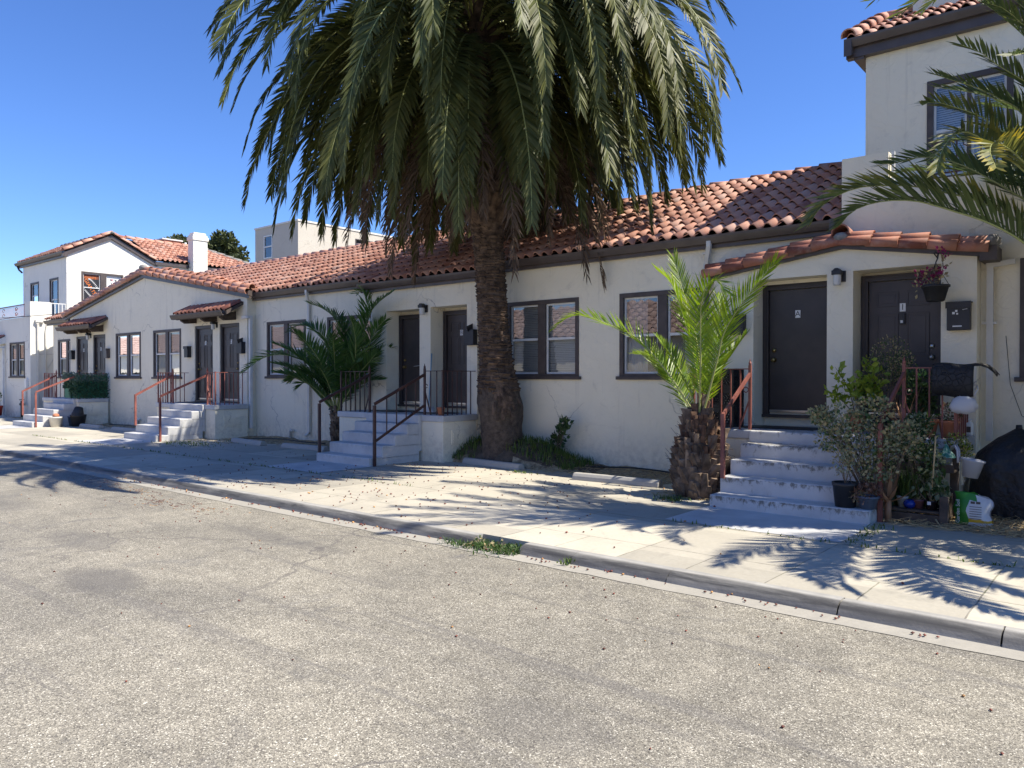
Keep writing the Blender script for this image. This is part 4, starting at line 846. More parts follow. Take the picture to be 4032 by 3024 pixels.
# ------------------------------------------------------------------ stoops with steps and iron rails
def twist_bar(mb, a, b, mi=0): mb.bar(a, b, .016, None, mi)
def stoop(label, X0, X1, S0, S1, matr, lower_left='step', rails=('l', 'r'), grp='concrete entrance stoops', cut=None, extra=None, vent=True):
    st = thing('concrete_stoop', label, 'stoop', ((X0 + X1) / 2, 10.0, .12), grp)
    b = MB(); pm_ = 'steps_old' if matr == 'rail' else 'steps'; b.box(X0, 9.90, .86, X1, YP - .004, .98); b.build('landing', pm_, st, bevel=.018)
    b = MB(); b.box(X0 + .03, 9.93, -.02, X1 - .03, YP - .004, .86); b.build('base_wall', 'stucco', st, bevel=.01)
    b = MB()
    for k, (y, z) in enumerate(((8.65, .27), (8.95, .46), (9.25, .645), (9.55, .825))): b.box(S0, y, -.02 if k == 0 else (.27, .46, .645)[k - 1] - .05, S1, 9.86 - .002 * k, z)
    b.box(S0, 9.84, .30, S1, 9.93, .978)
    b.build('steps', pm_, st, bevel=.022)
    if vent:
        b = MB(); y0, y1 = 10.15, 10.62; xx = X1 - .03
        b.box(xx, y0, .44, xx + .02, y1, .70)
        for k in range(4): b.box(xx + .02, y0 + .03, .475 + k * .05, xx + .03, y1 - .03, .495 + k * .05)
        b.build('vent_grille', 'stucco', st)
    yr = 9.96; zr = 1.80; dyr = 0 if matr == 'rail' else .18
    def run(m, p, q, n):
        p = Vector(p); q = Vector(q); m.bar(p, q, .035, .014)
        for k in range(1, n):
            c = p.lerp(q, k / n); twist_bar(m, (c.x, c.y, .97), (c.x, c.y, c.z))
    for sd in rails:
        m = MB()
        xs = (S0 - .03) if sd == 'l' else (S1 + .03); xe = (X0 + .06) if sd == 'l' else (X1 - .06); sg = -1 if sd == 'l' else 1
        m.bar((xs, yr, .97), (xs, yr, zr + .05), .036); m.ball((xs, yr, zr + .07), .022, .022, .035, 8, 5); m.tube([(xs, yr, zr + .09), (xs, yr, zr + .14)], [.012, .003], 6)
        L = abs(xe - xs); mid = (xs + xe) / 2
        run(m, (xs, yr, zr), (xe, yr, zr), max(2, round(L / .14)))
        m.bar((xe, yr, .97), (xe, yr, zr + .02), .03)
        run(m, (xe, yr, zr), (xe, YP - .02, zr), 7)
        m.bar((xs, yr + .01, .97 + .45), (xs + sg * .16, yr + .01, .97), .018); m.tube([(xs + sg * (.02 + .035 + .035 * math.cos(t)), yr - .01, 1.52 + .035 * math.sin(t)) for t in [k * .7 for k in range(9)]], .007, 5)
        yl = 8.93
        onst = lower_left == 'step' and sd == 'l'
        xo = xs if not onst else S0 + .05
        if sd == 'l' and lower_left == 'step': m.bar((xo, yl, .44), (xo, yl, 1.235), .045)
        else: m.bar((xo, yl - dyr, .10), (xo, yl - dyr, 1.19), .045)
        yy = yl if onst else yl - dyr
        m.bar((xs, yr - .01, 1.73), (xo, yy, 1.215), .028, .05)
        if extra == sd:
            m.bar((xs, yr, 1.16), (xo, yy, .55), .028, .04)
            for k in range(1, 5):
                t = k / 5.2; twist_bar(m, (xs + (xo - xs) * t, yr + (yy - yr) * t, 1.16 - .61 * t), (xs + (xo - xs) * t, yr + (yy - yr) * t, 1.73 - .515 * t))
        m.build('iron_railing', matr, st)
    return st
stoop('grey painted stoop with moss stained steps under doors A and 1', -5.0, -1.63, -4.09, -2.26, 'rail')
stoop('shaded grey stoop with dark handrails left of the tall palm trunk', -12.98, -9.88, -11.98, -10.45, 'rail_dark', 'ground', extra='r')
stoop('sunlit stoop with red handrails below doors E and D', -21.05, -17.90, -20.12, -18.38, 'rail_sunlit')
stoop('stoop at the far left with a leafy screen fixed to its railing', -29.35, -26.30, -28.22, -26.50, 'rail_sunlit')

# ------------------------------------------------------------------ wheel stops
ws = MB(); ws.prism([(-.09, 0), (-.075, .06), (-.045, .105), (.045, .105), (.075, .06), (.09, 0)], 'x', -.72, .72)
w0 = tag(ws.build('wheel_stop', 'stop', bevel=.012), 'pale concrete wheel stop in front of the tall palm', 'wheel stop', 'wheel stops in the parking bays')
w0.location = (-8.82, 10.06, .12); w0.rotation_euler.z = R(-6)
for (x, y, a, l) in ((-6.05, 9.68, 3, 'shaded concrete wheel stop between the tall palm and the young palm'), (-16.2, 9.80, -4, 'concrete wheel stop just right of the red railed stoop'), (-14.05, 9.85, 3, 'concrete wheel stop left of the dark railed stoop'), (-24.9, 9.75, 0, 'wheel stop beside the dark nursery pots at the left stoop'), (-22.6, 9.78, 3, 'wheel stop just left of the red railed stoop')):
    o = w0.copy(); COL.objects.link(o); o.location = (x, y, .12); o.rotation_euler.z = R(a); o['label'] = l
# ------------------------------------------------------------------ palms
def spline(P, n):                                       # Catmull-Rom through the given points, evenly resampled
    P = [Vector(p) for p in P]; Q = [P[0] * 2 - P[1]] + P + [P[-1] * 2 - P[-2]]; out = []
    for i in range(1, len(Q) - 2):
        a, b, c, d = Q[i - 1:i + 3]
        for k in range(12):
            t = k / 12; out.append(.5 * ((2 * b) + (c - a) * t + (2 * a - 5 * b + 4 * c - d) * t * t + (3 * b - a - 3 * c + d) * t ** 3))
    out.append(P[-1]); L = [0]
    for a, b in zip(out, out[1:]): L.append(L[-1] + (b - a).length)
    res = []; j = 0
    for k in range(n + 1):
        s = L[-1] * k / n
        while j < len(L) - 2 and L[j + 1] < s: j += 1
        t = (s - L[j]) / max(1e-6, L[j + 1] - L[j]); res.append(out[j].lerp(out[j + 1], t))
    return res, L[-1]
def frond(parent, P, lmax, seed, mat='frond', pairs=80, wid=.034, v=.45, start=.14, tip=0.0, rr=.018, droop=.12, up=None, name='frond', roll=0, jit=.1, a0=68, a1=24, rmat='rachis', gap=0.0, into=None):
    rg = random.Random(seed); N = 26; pts, L = spline(P, N); mb = MB() if into is None else into
    mb.tube(pts, [rr * (1 - .88 * k / N) for k in range(N + 1)], 5, 1, .5, False)
    ctr = Vector(P[0])
    for k in range(pairs):
        t = start + (1 - start) * (k + .5) / pairs
        f = t * N; i = min(N - 1, int(f)); q = pts[i].lerp(pts[i + 1], f - i); T = (pts[min(N, i + 2)] - pts[max(0, i - 1)]).normalized()
        if up is not None: U = Vector(up)
        else:
            h = Vector((T.x, T.y, 0)); hl = h.length
            h = h / hl if hl > .05 else (Vector((q.x - ctr.x, q.y - ctr.y, 0)).normalized() if (q - ctr).length > .01 else Vector((1, 0, 0)))
            U = Vector((0, 0, 1)) * max(.05, hl) - h * T.z
        U = (U - T * U.dot(T))
        U = U.normalized() if U.length > 1e-4 else Vector((0, -1, 0))
        if roll: U = Matrix.Rotation(roll, 3, T) @ U
        B = T.cross(U)
        prof = min(1, .42 + 1.6 * (t - start)) * (1 if t < .62 else max(.30, 1 - 1.55 * (t - .62)))
        ang = R(a0 + (a1 - a0) * t ** 1.3)
        for sd in (1, -1):
            if gap and rg.random() < gap: continue
            l = lmax * prof * rg.uniform(.86, 1.1); vv = v + rg.gauss(0, jit * 1.6); an = ang + rg.gauss(0, jit)
            d = (T * math.cos(an) + (B * sd * math.cos(vv) + U * math.sin(vv)) * math.sin(an)).normalized()
            wv = (T - d * d.dot(T)); wv = wv.normalized() if wv.length > 1e-3 else U
            wv = (Matrix.Rotation(rg.gauss(0, .35), 3, d) @ wv) * (wid * .5 * (.65 + .35 * prof))
            m_ = q + d * l * .5 + Vector((0, 0, -droop * l * .12)); e = q + d * l + Vector((0, 0, -droop * l * .6)); r = rg.random()
            tp = tip * max(0, rg.gauss(.75, .3)) if tip else 0
            i0 = len(mb.v); mb.v += [tuple(q - wv * .5), tuple(q + wv * .5), tuple(m_ + wv), tuple(m_ - wv), tuple(e)]
            mb.idx((i0, i0 + 1, i0 + 2, i0 + 3), 0, r, min(1, tp * .25 + (tip * .35 * max(0, t - .5)))); mb.idx((i0 + 3, i0 + 2, i0 + 4), 0, r, min(1, tp))
    return mb.build(name, [mat, rmat], parent, fix=False) if into is None else None
def arc(P, az, e0, L, drop, pw=1.15, n=9, bend=0):
    P = Vector(P); out = [P.copy()]; st = L / n
    for k in range(n):
        t = (k + .5) / n; e = e0 - drop * t ** pw; a = az + bend * t
        P = P + Vector((math.cos(a) * math.cos(e), math.sin(a) * math.cos(e), math.sin(e))) * st; out.append(P.copy())
    return out
def scales(mb, cx, rad, z0, z1, per, rows, w, h, out, rg, mi=0, lift=0.0, jit=.3, tp=.34):   # leaf bases left on a palm trunk
    for r in range(rows):
        z = z0 + (z1 - z0) * (r + .5) / rows; n = per
        for k in range(n):
            a = 2 * math.pi * (k + (.5 if r % 2 else 0)) / n + rg.gauss(0, .06 * jit * 3); zz = z + rg.gauss(0, h * jit * .5); ra = rad(zz); c = cx(zz)
            d = Vector((math.cos(a), math.sin(a), 0)); s = Vector((-d.y, d.x, 0)); b = Vector((c[0], c[1], zz)) + d * ra * .93
            W = w * rg.uniform(.7, 1.2); H = h * rg.uniform(.7, 1.25); o = out * rg.uniform(.5, 1.5); q = rg.random()
            p = [b - s * W * .5 - Vector((0, 0, H * .5)), b + s * W * .5 - Vector((0, 0, H * .5)), b + s * W * tp + d * o + Vector((0, 0, H * (.15 + lift))), b - s * W * tp + d * o * rg.uniform(.8, 1.1) + Vector((0, 0, H * (.15 + lift))), b + s * W * .42 + Vector((0, 0, H * (.42 + lift * .6))) , b - s * W * .42 + Vector((0, 0, H * (.42 + lift * .6)))]
            i = len(mb.v); mb.v += [tuple(x) for x in p]
            mb.idx((i, i + 1, i + 2, i + 3), mi, q); mb.idx((i + 3, i + 2, i + 4, i + 5), mi, min(1, q * 1.25 + .1)); mb.idx((i + 1, i + 4, i + 2), mi, q * .8); mb.idx((i, i + 3, i + 5), mi, q * .8)
rg = random.Random(42)
PX, PY = -9.05, 10.62
def big_c(z): t = max(0, (z - .3)); return (PX - .062 * min(t, 4.6) - .05 * max(0, t - 4.6) + .012 * math.sin(z * 2), PY - .04 * min(t, 4.6) - .04 * max(0, t - 4.6))
def big_r(z):
    K = [(0, .45), (.4, .38), (.8, .375), (1.2, .41), (1.5, .375), (1.9, .30), (2.6, .268), (3.4, .262), (4.3, .27), (4.8, .36), (5.2, .46), (6.0, .55), (7.4, .5), (8.6, .3), (9.0, .1)]
    for (a, b), (c, d) in zip(K, K[1:]):
        if z <= c: return b + (d - b) * (z - a) / (c - a)
    return .1
palm = thing('palm_tree', 'tall date palm with thick scaly trunk and huge drooping crown', 'palm tree', (PX, PY, .35))
tk = MB(); n = 40; i0 = 0; Z = [.0 + 8.9 * k / 110 for k in range(111)]
for z in Z:
    c = big_c(z)
    for j in range(n):
        a = 2 * math.pi * j / n; rr = big_r(z) * (1 + (.035 if z < 1.5 else .012) * math.sin(a * 7 + z * 9) + rg.uniform(-.02, .02)); tk.vert(c[0] + rr * math.cos(a), c[1] + rr * math.sin(a), z)
for k in range(110):
    for j in range(n): a = k * n + j; b = k * n + (j + 1) % n; tk.idx((a, b, b + n, a + n), 1 if Z[k] < 1.45 else 0, rg.uniform(.3, .7), 0, True)
scales(tk, big_c, big_r, 1.4, 2.3, 13, 15, .20, .085, .05, rg); scales(tk, big_c, big_r, 2.3, 4.7, 12, 46, .18, .07, .04, rg); scales(tk, big_c, big_r, 4.5, 8.4, 12, 20, .22, .24, .16, rg, 0, .5)
scales(tk, big_c, big_r, .2, 1.5, 34, 26, .06, .075, .016, rg, 1, 0, .8)
for k in range(60):                                     # torn fibre flakes where trunk and root mass meet, and on the right flank
    a = rg.gauss(-.55, .25); z = rg.uniform(1.05, 1.55); c = big_c(z); ra = big_r(z); d = Vector((math.cos(a), math.sin(a), 0)); s = Vector((-d.y, d.x, 0)); b = Vector((c[0], c[1], z)) + d * ra
    L = rg.uniform(.06, .2); tk.face([b - s * .03, b + s * .03, b + s * .02 + d * .06 - Vector((0, 0, L)), b - s * .03 + d * .04 - Vector((0, 0, L))], 0, rg.random())
tk.build('trunk', ['bark', 'bark_dark'], palm, fix=False)
GA = math.pi * (3 - math.sqrt(5)); NF = 100
for i in range(NF):
    f = i / (NF - 1); az = i * GA + rg.gauss(0, .12); e0 = R(72 - 62 * f ** .62 + rg.gauss(0, 4)); L = (4.85 + 2.6 * f * (1 - f) - .1 * f) * rg.uniform(.94, 1.05)
    z = 8.75 - 1.35 * f; c = big_c(z); P = Vector((c[0] + .22 * math.cos(az), c[1] + .22 * math.sin(az), z))
    drop = e0 + R(min(88, 44 + 48 * f ** .5) + rg.gauss(0, 3)); pw = 1.0 - .35 * f
    frond(palm, arc(P, az, e0, L, drop, pw, 12, rg.gauss(0, .2)), .50 * rg.uniform(.9, 1.08), 1000 + i, 'frond', 120, .044, .14 + .2 * rg.random(), .12, .25 * max(0, f - .3), .026, .3, roll=rg.gauss(0, .35), jit=.07)
inner = MB()
for i in range(84):
    az = i * GA + .9 + rg.gauss(0, .15); f = i / 83; z = 8.5 - 1.5 * f; c = big_c(z); e0 = R(44 - 46 * f + rg.gauss(0, 6)); L = rg.uniform(4.7, 5.4) - 1.9 * f
    frond(palm, arc((c[0] + .3 * math.cos(az), c[1] + .3 * math.sin(az), z), az, e0, L, e0 + R(87 + rg.gauss(0, 2)), .75 - .3 * f, 10, rg.gauss(0, .15)), .46, 6000 + i, 'frond', 100, .044, .22, .12, .3 * f, .022, .35, roll=rg.gauss(0, .4), jit=.08, into=inner)
for i in range(13):
    az = R(-35 + i * 8.6 + rg.gauss(0, 4)); z = rg.uniform(7.6, 8.5); c = big_c(z); e0 = R(rg.uniform(16, 46))
    frond(palm, arc((c[0] + .3 * math.cos(az), c[1] + .3 * math.sin(az), z), az, e0, rg.uniform(5.0, 5.9), e0 + R(86), .78, 10, rg.gauss(0, .12)), .48, 6200 + i, 'frond', 110, .044, .22, .12, .2, .022, .35, roll=rg.gauss(0, .4), jit=.08, into=inner)
for i in range(8):
    az = R(-30 + i * 6.5 + rg.gauss(0, 3)); c = big_c(8.3)
    frond(palm, arc((c[0] + .3 * math.cos(az), c[1] + .3 * math.sin(az), 8.3), az, R(rg.uniform(26, 40)), rg.uniform(5.4, 6.0), R(38 + 84), .85, 11, rg.gauss(0, .08)), .48, 6300 + i, 'frond', 110, .044, .22, .12, .2, .022, .35, roll=rg.gauss(0, .4), jit=.08, into=inner)
tag(inner.build('hanging_fronds', ['frond', 'rachis'], palm, fix=False), kind='stuff')
for i in range(40):
    az = i * GA * 1.7 + rg.gauss(0, .3); z = rg.uniform(6.2, 7.4); c = big_c(z); P = Vector((c[0] + .35 * math.cos(az), c[1] + .35 * math.sin(az), z))
    e0 = R(rg.uniform(-30, 20)); L = rg.uniform(2.4, 3.8)
    frond(palm, arc(P, az, e0, L, R(88) + e0 + R(rg.uniform(-6, 6)), .55, 8), .34, 2000 + i, 'frond_dead', 62, .030, .7, .2, 0, .022, .9, name='dead_frond', roll=rg.gauss(0, .5), jit=.2, gap=.12, rmat='boot')

YOUNG = [[(-4.53,9.3,1.21),(-4.77,9.24,1.49),(-5.12,9.19,1.95),(-5.42,9.13,2.25),(-5.79,9.07,2.42),(-6.18,9.01,2.57),(-6.43,8.96,2.54),(-6.6,8.9,2.4)],[(-4.51,9.3,1.21),(-4.55,9.28,1.65),(-4.63,9.26,2.09),(-4.77,9.24,2.59),(-4.91,9.22,2.95),(-5.1,9.2,3.13)],[(-4.51,9.35,1.21),(-4.59,9.41,1.87),(-4.72,9.47,2.42),(-4.93,9.54,2.96),(-5.07,9.6,3.35)],[(-4.48,9.25,1.21),(-4.45,9.16,1.87),(-4.41,9.07,2.41),(-4.34,8.97,2.67),(-4.22,8.88,2.84),(-4.05,8.79,2.87),(-3.89,8.7,2.7)],[(-4.5,9.3,1.2),(-4.27,9.26,1.9),(-4.16,9.22,2.25),(-3.92,9.18,2.59),(-3.67,9.14,2.86),(-3.45,9.1,3.09)],[(-4.6,9.4,1.2),(-4.92,9.47,1.51),(-5.19,9.55,1.81),(-5.44,9.62,1.98),(-5.73,9.7,2.03)],[(-4.48,9.4,1.21),(-4.44,9.5,1.76),(-4.43,9.6,2.21),(-4.44,9.7,2.67),(-4.53,9.8,2.8)]]
yp = thing('palm_tree', 'young bright green palm with a stumpy shaggy trunk beside the steps', 'palm tree', (-4.53, 9.32, .12))
def yc(z): return (-4.53, 9.32)
def yr(z):
    K = [(0, .25), (.2, .31), (.45, .335), (.7, .30), (.9, .20), (1.05, .12), (1.25, .04)]
    for (a, b), (c, d) in zip(K, K[1:]):
        if z <= c: return b + (d - b) * (z - a) / (c - a)
    return .05
tk = MB(); tk.lathe([(yr(k * .05) * .93, k * .05) for k in range(26)], (-4.53, 9.32, .02), 24, 0, .3)
scales(tk, yc, yr, .04, .80, 15, 13, .15, .15, .075, rg, 0, .45, 1.3, .12); scales(tk, yc, yr, .3, .9, 9, 6, .13, .22, .11, rg, 0, .8, 1.6, .08); scales(tk, yc, yr, .66, 1.08, 11, 8, .10, .2, .07, rg, 1, .7, 1.2, .14)
for k in range(130):
    a = rg.uniform(0, 6.28); z = rg.uniform(.5, 1.06); ra = yr(z); d = Vector((math.cos(a), math.sin(a), 0)); b = Vector((-4.53, 9.32, z)) + d * ra; e = b + d * rg.uniform(.03, .16) + Vector((0, 0, rg.uniform(-.05, .2))); tk.bar(b, e, .012, .004, 1, rg.random())
M['boot_red'] = pm('rusty_leaf_base', (.055, .026, .018), (.20, .115, .065), 8, .9, 50, .5, .01, rnd=.45)
tk.build('trunk', ['boot', 'boot_red'], yp, fix=False)
for i, P in enumerate(YOUNG):
    P = [(-4.52 + .03 * math.cos(i), 9.32 + .03 * math.sin(i), 1.0)] + P[1:]
    frond(yp, P, .44, 3000 + i, 'frond_bright', 60, .024, .30, .20, .25, .017, .05, jit=.06, a0=58, a1=22, up=((0, -.25, 1) if i in (0, 5) else None), roll=(0, .3, -.5, .2, -.4, .1, .4)[i])
for i, (az, e0, L) in enumerate(((R(160), R(66), 1.5), (R(60), R(72), 1.4))):
    frond(yp, arc((-4.52, 9.32, 1.08), az, e0, L, R(28), 1.2, 7), .30, 3100 + i, 'frond_bright', 50, .022, .55, .24, .2, .014, .05, jit=.07, a0=52, a1=22)
MID = [[(-13.78,10.5,0.81),(-14.02,10.38,1.34),(-14.26,10.25,1.66),(-14.56,10.12,1.77),(-14.81,10.0,1.62)],[(-13.84,10.5,0.98),(-14.26,10.38,1.77),(-14.82,10.26,2.1),(-15.59,10.14,2.2),(-16.2,10.02,2.05),(-16.48,9.9,1.83)],[(-13.78,10.5,1.05),(-13.87,10.44,2.19),(-14.14,10.38,2.62),(-14.53,10.32,2.82),(-14.94,10.26,2.85),(-15.07,10.2,2.74)],[(-13.73,10.55,1.16),(-13.6,10.54,2.22),(-13.81,10.53,2.9),(-14.26,10.51,3.21),(-14.78,10.5,3.37)],[(-13.55,10.45,0.99),(-12.95,10.29,1.86),(-12.64,10.12,2.36),(-12.52,9.96,2.72),(-12.41,9.8,2.87)],[(-13.62,10.55,1.16),(-13.02,10.51,2.38),(-12.65,10.48,2.98),(-12.3,10.44,3.23),(-11.85,10.4,3.4)],[(-13.74,10.6,1.16),(-13.02,10.6,2.56),(-12.86,10.6,3.21),(-12.96,10.6,3.52),(-13.21,10.6,3.49)],[(-13.56,10.5,1.17),(-12.76,10.43,2.1),(-12.32,10.37,2.63),(-11.91,10.3,2.87)],[(-13.6,10.45,0.99),(-12.85,10.33,1.69),(-12.29,10.22,2.03),(-11.95,10.1,2.18)],[(-13.73,10.5,0.88),(-14.24,10.37,1.26),(-14.53,10.23,1.55),(-14.59,10.1,1.48)],[(-13.8,10.6,1.16),(-13.56,10.63,2.05),(-13.65,10.67,2.58),(-13.87,10.7,2.99)]]
mp_ = thing('palm_tree', 'small dark green palm in the shade left of the dark railed stoop', 'palm tree', (-13.80, 10.5, .12))
tk = MB(); tk.tube([(-13.80, 10.5, .08), (-13.82, 10.5, .45), (-13.80, 10.5, .95)], [.10, .12, .08], 12, 0, .4); scales(tk, lambda z: (-13.80, 10.5), lambda z: .11, .15, 1.0, 7, 9, .09, .12, .05, rg, 0, .5)
tk.build('trunk', ['boot'], mp_, fix=False)
for i, P in enumerate(MID):
    P = [(-13.80, 10.5, .86)] + P[1:]
    frond(mp_, P, .54, 4000 + i, 'frond_mid', 70, .034, .40, .18, .2 if i in (0, 9) else .08, .016, .12, jit=.07, a0=62, a1=24, roll=(.4, 0, -.2, .3, -.7, .5, .3, -.3, -.5, .5, 0)[i])
for i, (az, e0, L) in enumerate(((R(20), R(70), 2.0), (R(-60), R(66), 1.7), (R(-110), R(58), 1.6), (R(-20), R(60), 1.9), (R(-140), R(72), 2.1), (R(-80), R(78), 2.2), (R(100), R(76), 2.3), (R(170), R(70), 2.2), (R(-40), R(74), 2.2), (R(0), R(50), 1.7), (R(210), R(60), 1.9))):
    frond(mp_, arc((-13.80, 10.5, .9), az, e0, L, R(52), 1.2, 8), .50, 4100 + i, 'frond_mid', 66, .034, .4, .2, .1, .015, .12, jit=.08, roll=rg.gauss(0, .4))
RIGHT = [[(-0.58,9.4,2.63),(-0.98,9.29,3.06),(-1.26,9.17,3.27),(-1.55,9.06,3.41),(-1.9,8.94,3.55),(-2.22,8.83,3.57),(-2.45,8.71,3.49),(-2.55,8.6,3.34)],[(-0.58,9.4,2.83),(-0.98,9.28,3.24),(-1.34,9.16,3.5),(-1.62,9.03,3.61),(-1.9,8.91,3.7),(-2.13,8.79,3.72),(-2.35,8.67,3.72),(-2.57,8.54,3.64),(-2.71,8.42,3.51),(-2.77,8.3,3.34)],[(-0.59,9.5,3.19),(-1.0,9.45,3.53),(-1.3,9.4,3.78),(-1.6,9.35,3.99),(-1.92,9.3,4.1),(-2.16,9.25,4.06),(-2.3,9.2,4.07)],[(-0.57,9.3,3.25),(-0.97,9.1,3.75),(-1.16,8.9,3.94),(-1.32,8.7,4.07),(-1.4,8.5,4.07),(-1.46,8.3,3.98),(-1.5,8.1,3.81),(-1.5,7.9,3.58)],[(-0.57,9.2,3.31),(-0.94,8.88,3.78),(-1.03,8.56,3.85),(-1.1,8.24,3.84),(-1.09,7.92,3.69),(-1.0,7.6,3.46)],[(-0.58,9.4,3.43),(-0.98,9.23,4.05),(-1.18,9.07,4.19),(-1.3,8.9,4.3),(-1.5,8.73,4.39),(-1.66,8.57,4.44),(-1.73,8.4,4.37)],[(-0.52,9.5,3.52),(-0.99,9.38,4.36),(-1.14,9.26,4.51),(-1.34,9.14,4.65),(-1.55,9.02,4.75),(-1.73,8.9,4.83)],[(-0.52,9.4,3.75),(-0.85,9.26,4.52),(-0.97,9.12,4.64),(-1.17,8.98,4.8),(-1.3,8.84,4.92),(-1.45,8.7,4.99)],[(-0.45,9.4,3.9),(-0.78,9.25,5.0),(-0.97,9.1,5.18),(-1.1,8.95,5.32),(-1.22,8.8,5.36)],[(-0.45,9.3,3.88),(-0.63,9.03,4.62),(-0.81,8.75,4.73),(-0.9,8.47,4.68),(-0.96,8.2,4.6)]]
rp = thing('palm_tree', 'low palm with yellow tipped arching fronds at the right edge', 'palm tree', (.05, 9.45, .12))
tk = MB(); tk.tube([(.05, 9.45, .1), (.05, 9.45, 1.2), (.05, 9.45, 2.5)], [.34, .30, .22], 18, 0, .4); scales(tk, lambda z: (.05, 9.45), lambda z: .31, .2, 2.6, 10, 22, .2, .13, .08, rg, 0, .3)
tk.build('trunk', ['boot'], rp, fix=False)
for i, P in enumerate(RIGHT):
    P = [(.0, 9.45, 2.35)] + P
    frond(rp, P, .52 if i < 2 else .40, 5000 + i, 'frond_grey', 84 if i < 2 else 66, .032, .55 if i < 2 else .42, .20, (.05, .2, .0, .25, .55, .15, .05, .08, .05, .05)[i], .020, .10 if i in (3, 4) else .06, jit=.06, a0=60, a1=26, roll=(.15, -.1, .3, 0, 0, .2, -.2, .1, .2, 0)[i])
for i in range(60):
    az = R(-60 + i * 137.5)
    if R(172) < (az % (2 * math.pi)) < R(258): continue
    vis = R(80) < (az % (2 * math.pi)) < R(175)
    e0 = R((88 - .42 * i if vis else 84 - 1.1 * i) + rg.gauss(0, 3)); frond(rp, arc((.05, 9.45, 2.4), az, e0, rg.uniform(2.9, 3.4), R(62 if vis else 95), 1.2, 8), .46, 5100 + i, 'frond_grey', 66, .038, .45, .18, .05, .02, .12, roll=rg.gauss(0, .3))

for i in range(8):
    frond(rp, arc((.05, 9.45, 2.5), R(146 + i * 12), R(87), rg.uniform(5.2, 5.9), R(112), 2.3, 11), .48, 5400 + i, 'frond_grey', 84, .038, .3, .16, .1, .024, .1, roll=rg.gauss(0, .3))
for i in range(6):
    frond(rp, arc((.05, 9.45, 2.4), R(150 + i * 13), R(85 - i % 3 * 3), rg.uniform(3.9, 4.4), R(38), 1.5, 9), .46, 5300 + i, 'frond_grey', 72, .036, .4, .18, .1, .02, .1, roll=rg.gauss(0, .3))

# ------------------------------------------------------------------ ground cover
def blades(mb, pts, h, rg, mi=0, lean=.5, w=.008):
    for (x, y, z) in pts:
        a = rg.uniform(0, 6.28); d = Vector((math.cos(a), math.sin(a), 0)) * lean * rg.random(); H = h * rg.uniform(.4, 1.2); s = Vector((-math.sin(a), math.cos(a), 0)) * w
        p = Vector((x, y, z - .01)); m_ = p + d * H * .4 + Vector((0, 0, H * .6)); e = p + d * H * 1.2 + Vector((0, 0, H)); r = rg.random()
        mb.face([p - s, p + s, m_ + s * .7, m_ - s * .7], mi, r); mb.face([m_ - s * .7, m_ + s * .7, e], mi, r)
def scatter(n, f, rg):
    out = []
    while len(out) < n:
        q = f(rg)
        if q: out.append((q[0], q[1], hgt(q[0], q[1]) if len(q) == 2 else q[2]))
    return out
g = MB(); blades(g, scatter(1500, lambda r: (lambda x, y: (x, y) if (.10 < math.exp(-(((x + 9.02) / 1.30) ** 2 + ((y - 10.72) / .50) ** 2)) < .9 and (x < -9.35 or x > -8.75 and y > 10.3) and y < 11.1) else None)(r.uniform(-10.3, -7.3), r.uniform(10.15, 11.1)), rg), .15, rg, 0, .8)
tag(g.build('mound_grass', 'grass', fix=False), 'grass growing on the soil mound round the tall palm', 'grass', kind='stuff')
g = MB()
def sb(x0, x1, y0, y1): return lambda r: (r.uniform(x0, x1), y0 + (y1 - y0) * r.random())
P = scatter(2600, sb(-2.15, 1.5, 8.8, 10.1), rg) + scatter(420, sb(-5.1, -4.1, 8.95, 9.8), rg) + scatter(1100, sb(-8, -5, 9.95, 11.1), rg) + scatter(700, sb(-18, -13, 9.95, 11.1), rg) + scatter(300, sb(-18.4, -16.4, 9.4, 10.2), rg)
for (x, y, z) in P:
    a = rg.uniform(0, 6.28); l = rg.uniform(.04, .2 if x > -2.3 else .1); u = rg.uniform(-.12, .3 if x > -2.3 else .1); z = max(z, .124); g.bar((x, y, z + .006), (x + l * math.cos(a), y + l * math.sin(a), z + .01 + max(0, l * u)), .005, .003, 0, rg.random())
tag(g.build('dry_straw', 'straw', fix=False), 'dry straw littering the planting strip along the houses', 'straw', kind='stuff')
g = MB()
blades(g, [(rg.uniform(-5.14, -4.5), rg.gauss(5.55, .10), .04) for _ in range(520)] + [(rg.gauss(-5.25, .12), rg.gauss(5.45, .05), .035) for _ in range(80)], .06, rg, 0, 1.6, .008)
for k in range(110): leafcloud(g, (rg.uniform(-5.12, -4.5), rg.gauss(5.56, .09), rg.uniform(.05, .09)), (.03, .03, .02), 2, .035, rg, rg.choice((0, 0, 1)))
tag(g.build('weed_patch', ['leaf_green', 'leaf_dry'], fix=False), 'low green weeds filling the gap in the kerb', 'weeds')
g = MB()
P = [(rg.gauss(-17.3, .6), rg.gauss(8.9, .25), .12) for _ in range(420)] + [(rg.uniform(-23, -8), 7.5 + rg.gauss(0, .02), .12) for _ in range(260)] + [(rg.gauss(-7.9, .12), rg.gauss(9.7, .03), .12) for _ in range(60)] + [(rg.uniform(-4, 1), 7.5 + rg.gauss(0, .02), .12) for _ in range(120)] + [(rg.gauss(-2.15, .05), rg.uniform(7.5, 8.8), .12) for _ in range(90)] + [(rg.gauss(-16.9, .35), rg.gauss(9.95, .1), .13) for _ in range(120)] + [(rg.gauss(-3.94, .03), rg.uniform(5.4, 5.7), .06) for _ in range(40)] + [(rg.gauss(-4.7, .12), rg.gauss(8.85, .1), .12) for _ in range(160)]
blades(g, P, .055, rg, 0, 1.3, .008); tag(g.build('crack_weeds', 'grass', fix=False), 'weeds sprouting from the joints of the concrete', 'weeds', kind='stuff')
